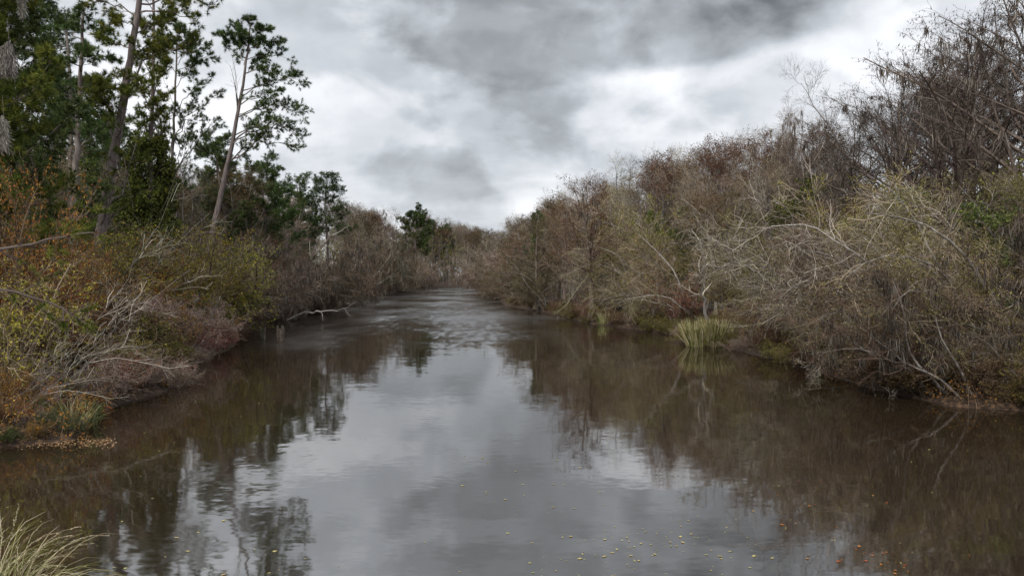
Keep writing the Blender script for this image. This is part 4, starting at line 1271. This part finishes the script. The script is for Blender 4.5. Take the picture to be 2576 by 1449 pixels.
fill(16, wl_tan[:1] + cy[1:] + wl_moss[:1] + wl_bare[1:], 'R', .2, 4, 78, 250, 5, 8, 'low brown tree along the distant part of the right bank', 'tree', 'low trees along the distant right bank', 3.4, face=True)
fill(30, hw_leaf + hw + cy[:2], 'R', 4, 30, 95, 290, 12, 24, 'distant brown tree on the far part of the right bank', 'tree', 'distant trees on the right bank', 5, sil=(0, 70))
fill(60, sh + sh_brown + sh_mauve[:1] + sh[:1], 'R', -.25, .8, 25, 125, .8, 1.7, 'low brown and olive bush dipping into the water along the right bank', 'shrub', 'low bushes along the right waterline', 1.15, sx=(1.2, 1.7), low=True)
fill(34, sh + sh_brown + sh_yellow[:1], 'R', .8, 5, 27, 90, 1.0, 2.0, 'low brown and olive bush on the right bank', 'shrub', 'low bushes on the right bank', 1.5, sx=(1.1, 1.6), low=True)
# left bank
fill(22, sh_green + sh_brown + sh_autumn[:1] + sh_mauve[:1], 'L', -.1, 1.6, 20.8, 27, .35, .75, 'little ground plant on the leaf strewn near left spit', 'plant', 'ground plants on the near left spit', .5, pxlim=(-60, 300), sx=(1.3, 1.9), low=True)
fill(30, sh_brown + sh_mauve + sh_red + sh[:1], 'L', -.25, .8, 27, 62, .8, 1.6, 'low brown or mauve bush dipping into the water along the left bank', 'shrub', 'low bushes along the left waterline', 1.2, sx=(1.2, 1.7), low=True)
fill(22, sh_autumn + sh_brown + sh_yellow[:1] + sh, 'L', 1., 9, 26, 62, 1.4, 2.6, 'low autumn coloured bush on the left bank', 'shrub', 'autumn bushes on the left bank', 1.7, sx=(1.1, 1.5))
fill(30, wl_moss + wl_moss + wl_bare[1:] + cy[1:2], 'L', .3, 7, 58, 150, 5, 8.5, 'brown mossy tree arching along the middle of the left bank', 'tree', 'mossy trees along the left waterline', 3.0, face=True)
fill(60, hw_moss[:1] + hw_leaf[:1] + hw_leaf[:1] + hw_dark[:1] + hw_moss[1:], 'L', 6, 30, 60, 160, 11, 19, 'bare or brown tree in the wood behind the left bank', 'tree', 'trees of the wood behind the left bank', 4.0, sil=(0, 90))
fill(26, hw_moss + hw_leaf + hw_olive + hw_green, 'L', 10, 45, 50, 95, 12, 19, 'bare or thin leaved tree behind the left pines', 'tree', 'trees behind the left pines', 3.4, pxlim=(-100, 560), sil=(0, 120))
fill(5, pn, 'L', 14, 50, 70, 120, 18, 22, 'pine in the wood behind the left pines', 'pine tree', 'pines behind the left bank', 7, pxlim=(-100, 480))
fill(44, wl_moss + wl_bare[1:] + cy[:1], 'F', .2, 10, 150, 370, 7, 13, 'mauve brown tree lining the far bend of the river', 'tree', 'mauve trees at the far bend', 5, pxlim=(930, 1310), face=True, sx=(1.1, 1.5))
fill(56, hw_leaf[:1] + hw_moss + hw_dark[:2] + hw_leaf[:1], 'F', 5, 50, 165, 430, 15, 30, 'tall bare tree of the far wood beyond the bend', 'tree', 'tall trees of the far wood', 6, pxlim=(860, 1420), sx=(1., 1.3), sil=(0, 50))

fill(44, hw_leaf[:1] + hw_moss[:1] + hw_dark[:1] + hw_leaf[:1], 'F', .5, 60, 340, 425, 18, 32, 'tall brown tree closing the view behind the far bend', 'tree', 'tall trees closing the far view', 3, pxlim=(1060, 1330), sx=(1., 1.3), sil=(0, 40))
for i_, (px_, yt_, Y_, H_) in enumerate([(2180, 840, 33.5, 0), (2330, 815, 31, 0), (2440, 840, 29.5, 0), (2560, 790, 28.8, 0)]):
    put(wl_bare[i_ % 2], px_, yt_, Y_, ['low pale tangle of bare branches left of the white dipping branch', 'pale tangle of bare branches over the white dipping branch', 'pale tangle of bare branches beside the crooked white branch', 'pale bare tangle hanging over the water at the right edge'][i_], 'shrub', rz=PI + .3, sx=1.4)
fill(60, shb_brown + sh_mauve + [shb[0]], 'F', .1, 6, 150, 420, 4, 9, 'brown bush lining the distant water edge', 'shrub', 'bushes along the distant water edge', 2.6, pxlim=(930, 1320), sx=(1.2, 1.8))
fill(20, shb_brown + sh_mauve + shb, 'L', .1, 5, 62, 150, 2.5, 5, 'brown bush at the water along the middle left bank', 'shrub', 'bushes along the middle left bank', 2.4, sx=(1.2, 1.7))
# woodland mass behind: one body of twigs and leaves nobody could count
def wood_mass():
    global rng
    rng = np.random.default_rng(999)
    g = Geo()
    out = []
    tries = 0
    while len(out) < 2300 and tries < 40:
        tries += 1
        Y = np.exp(rng.uniform(math.log(28), math.log(520), 3000)); px = rng.uniform(-250, 2850, 3000); x = (px - 1288) / F * Y
        d = sdist(x, Y)
        ok = (d > np.where(Y < 120, np.where(x < 0, 11, 14), 7)) & (d < np.where(Y < 120, 60, 150))
        for a, b in zip(x[ok][:120], Y[ok][:120]): out.append((a, b))
    Y = rng.uniform(300, 520, 2500); px = rng.uniform(930, 1400, 2500); x = (px - 1288) / F * Y; d = sdist(x, Y); ok = (d > 1.) & (d < 90)
    out += list(zip(x[ok][:420], Y[ok][:420]))
    out = np.array(out); n = len(out)
    z = gh(out[:, 0], out[:, 1])
    H = rng.uniform(5, 10.5, n) * np.interp(out[:, 1], [30, 80, 160, 300], [.75, 1., 1.35, 2.1])
    pos = np.stack([out[:, 0], out[:, 1], z], -1)
    P = grow(pos, nrm(rng.normal(size=(n, 3)) * .12 + UP), H, 5, 0, .08)
    R = taper(rng.uniform(.05, .14, n), 5, .2, .02)
    g.tubes(P, R, 5, 0)
    L1, LR = spawn(P, R, 9, .04, 1., .9, 2.8, 4, .1, .15, .5, .02, .3); g.tubes(L1, LR, 3, 1)
    S, SR = spawn(L1, LR, 5, .2, 1., .8, 1.2, 3, .05, .2, .6, .012, .3); g.tubes(S, SR, 3, 1)
    p, t, _ = pts_on(S, None, 4, .2, 1.)
    nn = hn3(p, .12, 4) > .1
    g.leaves(p[nn] + rng.normal(size=p[nn].shape) * .15, rng.uniform(.12, .34, nn.sum()), 2, .7)
    g.leaves(p[~nn] + rng.normal(size=p[~nn].shape) * .15, rng.uniform(.12, .34, (~nn).sum()), 3, .7)
    o = link('woodland', g.mesh('woodland', ['grey_bark', 'twig_brown', 'leaf_brown', 'leaf_olive'])); tag(o, 'dense brown understorey of the woods behind both banks', 'woodland', kind='stuff')


wood_mass()


# low brush, dead leaves and roots carpeting the banks
def bank_brush():
    global rng
    rng = np.random.default_rng(998)
    g = Geo()
    n = 60000
    Y = np.exp(rng.uniform(math.log(20), math.log(130), n)); px = rng.uniform(-100, 2700, n); x = (px - 1288) / F * Y
    d = sdist(x, Y); ok = (d > -.15) & (d < 9) & (rng.random(n) < np.exp(-np.maximum(d, 0) / 5))
    x, Y = x[ok], Y[ok]
    z = gh(x, Y); n = len(x)
    pos = np.stack([x, Y, np.maximum(z, -.05)], -1)
    k = rng.random(n) < .35
    P = grow(pos[k], nrm(rng.normal(size=(k.sum(), 3)) * .55 + UP), rng.uniform(.3, 1.1, k.sum()), 4, -.02, .2)
    R = taper(rng.uniform(.004, .010, k.sum()), 4, .4, .003)
    g.tubes(P, R, 3, 0)
    S, SR = spawn(P, R, 4, .3, 1., .7, .35, 2, 0, .2, .7, .003, .3); g.tubes(S, SR, 3, 0)
    p, t, _ = pts_on(S, None, 3, .2, 1.)
    g.leaves(p, rng.uniform(.04, .09, len(p)), 1, .7, v=rng.random(len(p)))
    q = np.repeat(pos, 5, 0) + rng.normal(size=(n * 5, 3)) * np.array([.5, .5, .0])
    dd = sdist(q[:, 0], q[:, 1]); q[:, 2] = gh(q[:, 0], q[:, 1]) + .02; q = q[dd > 0.02]
    g.leaves(q, rng.uniform(.05, .11, len(q)), 2, .7)
    o = link('undergrowth', g.mesh('undergrowth', ['twig_brown', 'leaf_autumn', 'leaf_brown'])); tag(o, 'low twigs and fallen brown leaves covering both banks', 'undergrowth', kind='stuff')


bank_brush()

# ------------------------------------------------------------------ floating leaves
rs = np.random.default_rng(55)


def leaf_mesh(name, mat, seed):
    r = np.random.default_rng(seed); k = 10
    th = np.arange(k) * 2 * PI / k
    rad = .019 * (1 + .35 * np.cos(th * 5 + 1) * (r.random(k) * .6 + .6)); rad[0] *= 1.5
    V = [(0, 0, .006)] + [(a * math.cos(t) * 1.1, a * math.sin(t) * .8, .004 + abs(r.normal()) * .004) for a, t in zip(rad, th)]
    V += [(x, y, z - .0025) for x, y, z in V]
    m = k + 1
    q = [(0, 1 + i, 1 + (i + 1) % k, 1 + (i + 1) % k) for i in range(k)] + [(m, m + 1 + (i + 1) % k, m + 1 + i, m + 1 + i) for i in range(k)]
    q += [(1 + i, m + 1 + i, m + 1 + (i + 1) % k, 1 + (i + 1) % k) for i in range(k)]
    g = Geo(); g.add(V, q); return g.mesh(name, [mat])


ly = [leaf_mesh('floating_leaf', 'float_yellow', s) for s in (1, 2, 3)]
lo_ = [leaf_mesh('floating_leaf', 'float_orange', s) for s in (4, 5)]
spots = []
for cx, cy_, sx_, sy_, n_, kind in [(1480, 1400, 90, 30, 36, 'y'), (1620, 1370, 90, 25, 40, 'y'), (1340, 1250, 90, 50, 22, 'y'), (1750, 1340, 120, 35, 26, 'y'), (1850, 1400, 120, 35, 18, 'y'),
                                   (1250, 1150, 200, 100, 22, 'y'), (450, 1100, 200, 90, 34, 'y'), (420, 1380, 200, 50, 26, 'y'), (900, 1300, 260, 110, 12, 'y'), (2150, 1300, 250, 90, 20, 'y'),
                                   (2170, 1387, 45, 6, 12, 'o'), (2200, 1415, 70, 14, 16, 'o'), (2330, 1430, 90, 12, 8, 'o'), (2000, 1320, 90, 40, 12, 'o'), (2130, 1250, 120, 40, 6, 'o'), (1500, 1440, 60, 8, 6, 'y')]:
    for _ in range(int(n_ * 1.15)):
        px = rs.normal(cx, sx_); py = rs.normal(cy_, sy_)
        if not (1000 < py < 1449 and 0 < px < 2576): continue
        x, y = onwater(px, py)
        if sdist(x, y)[0] > -.4: continue
        spots.append((x, y, kind))
for x, y, kind in spots:
    me = (ly if kind == 'y' else lo_)[int(rs.integers(2))]
    o = link('floating_leaf', me); s = rs.uniform(.22, .75) + rs.random() ** 5 * 1.3
    o.location = (x, y, .003); o.rotation_euler = (0, 0, rs.uniform(0, 6.28)); o.scale = (s * rs.uniform(.6, 1.2), s, 1)
    if kind == 'y': tag(o, 'small yellow fallen leaf floating on the dark river', 'leaf', 'yellow leaves floating on the river')
    else: tag(o, 'small orange fallen leaf floating on the brown water at right', 'leaf', 'orange leaves floating at the right')
# leaf scum along the near spit
g = Geo(); n = 900
px = rs.uniform(10, 290, n); py = rs.normal(1112, 7, n); xy = np.array([onwater(a, b) for a, b in zip(px, py)])
ok = sdist(xy[:, 0], xy[:, 1]) < .1; xy = xy[ok]
rng = np.random.default_rng(3)
pos = np.stack([xy[:, 0], xy[:, 1], np.full(len(xy), .008)], -1)
dr = rng.normal(size=(len(xy), 3)) * np.array([1, 1, .05])
d = nrm(dr); w_ = np.stack([-d[:, 1], d[:, 0], np.zeros(len(d))], -1)
s = rng.uniform(.03, .06, (len(d), 1)); V = np.stack([pos, pos + d * s * .5 + w_ * s * .3, pos + d * s + np.array([0, 0, .006]), pos + d * s * .5 - w_ * s * .3], 1).reshape(-1, 3)
g.add(V, np.arange(len(d))[:, None] * 4 + np.arange(4)[None], 0, rng.random(len(d)))
M['scum'] = ramp_mat('scum', [(.30, .14, .06), (.42, .26, .12), (.6, .45, .25)])
o = link('leaf_litter', g.mesh('leaf_litter', ['scum'])); tag(o, 'mat of brown leaves afloat along the near left spit', 'leaf litter', kind='stuff')
print('faces', sum(len(m.polygons) for m in bpy.data.meshes), 'objects', len(bpy.data.objects))

0 and print('in water:', [(o.name, round(o.location.x), round(o.location.y)) for o in bpy.data.objects if o.parent is None and o.get('category') in ('tree', 'pine tree', 'cypress tree', 'shrub') and sdist(o.location.x, o.location.y)[0] < -.4])
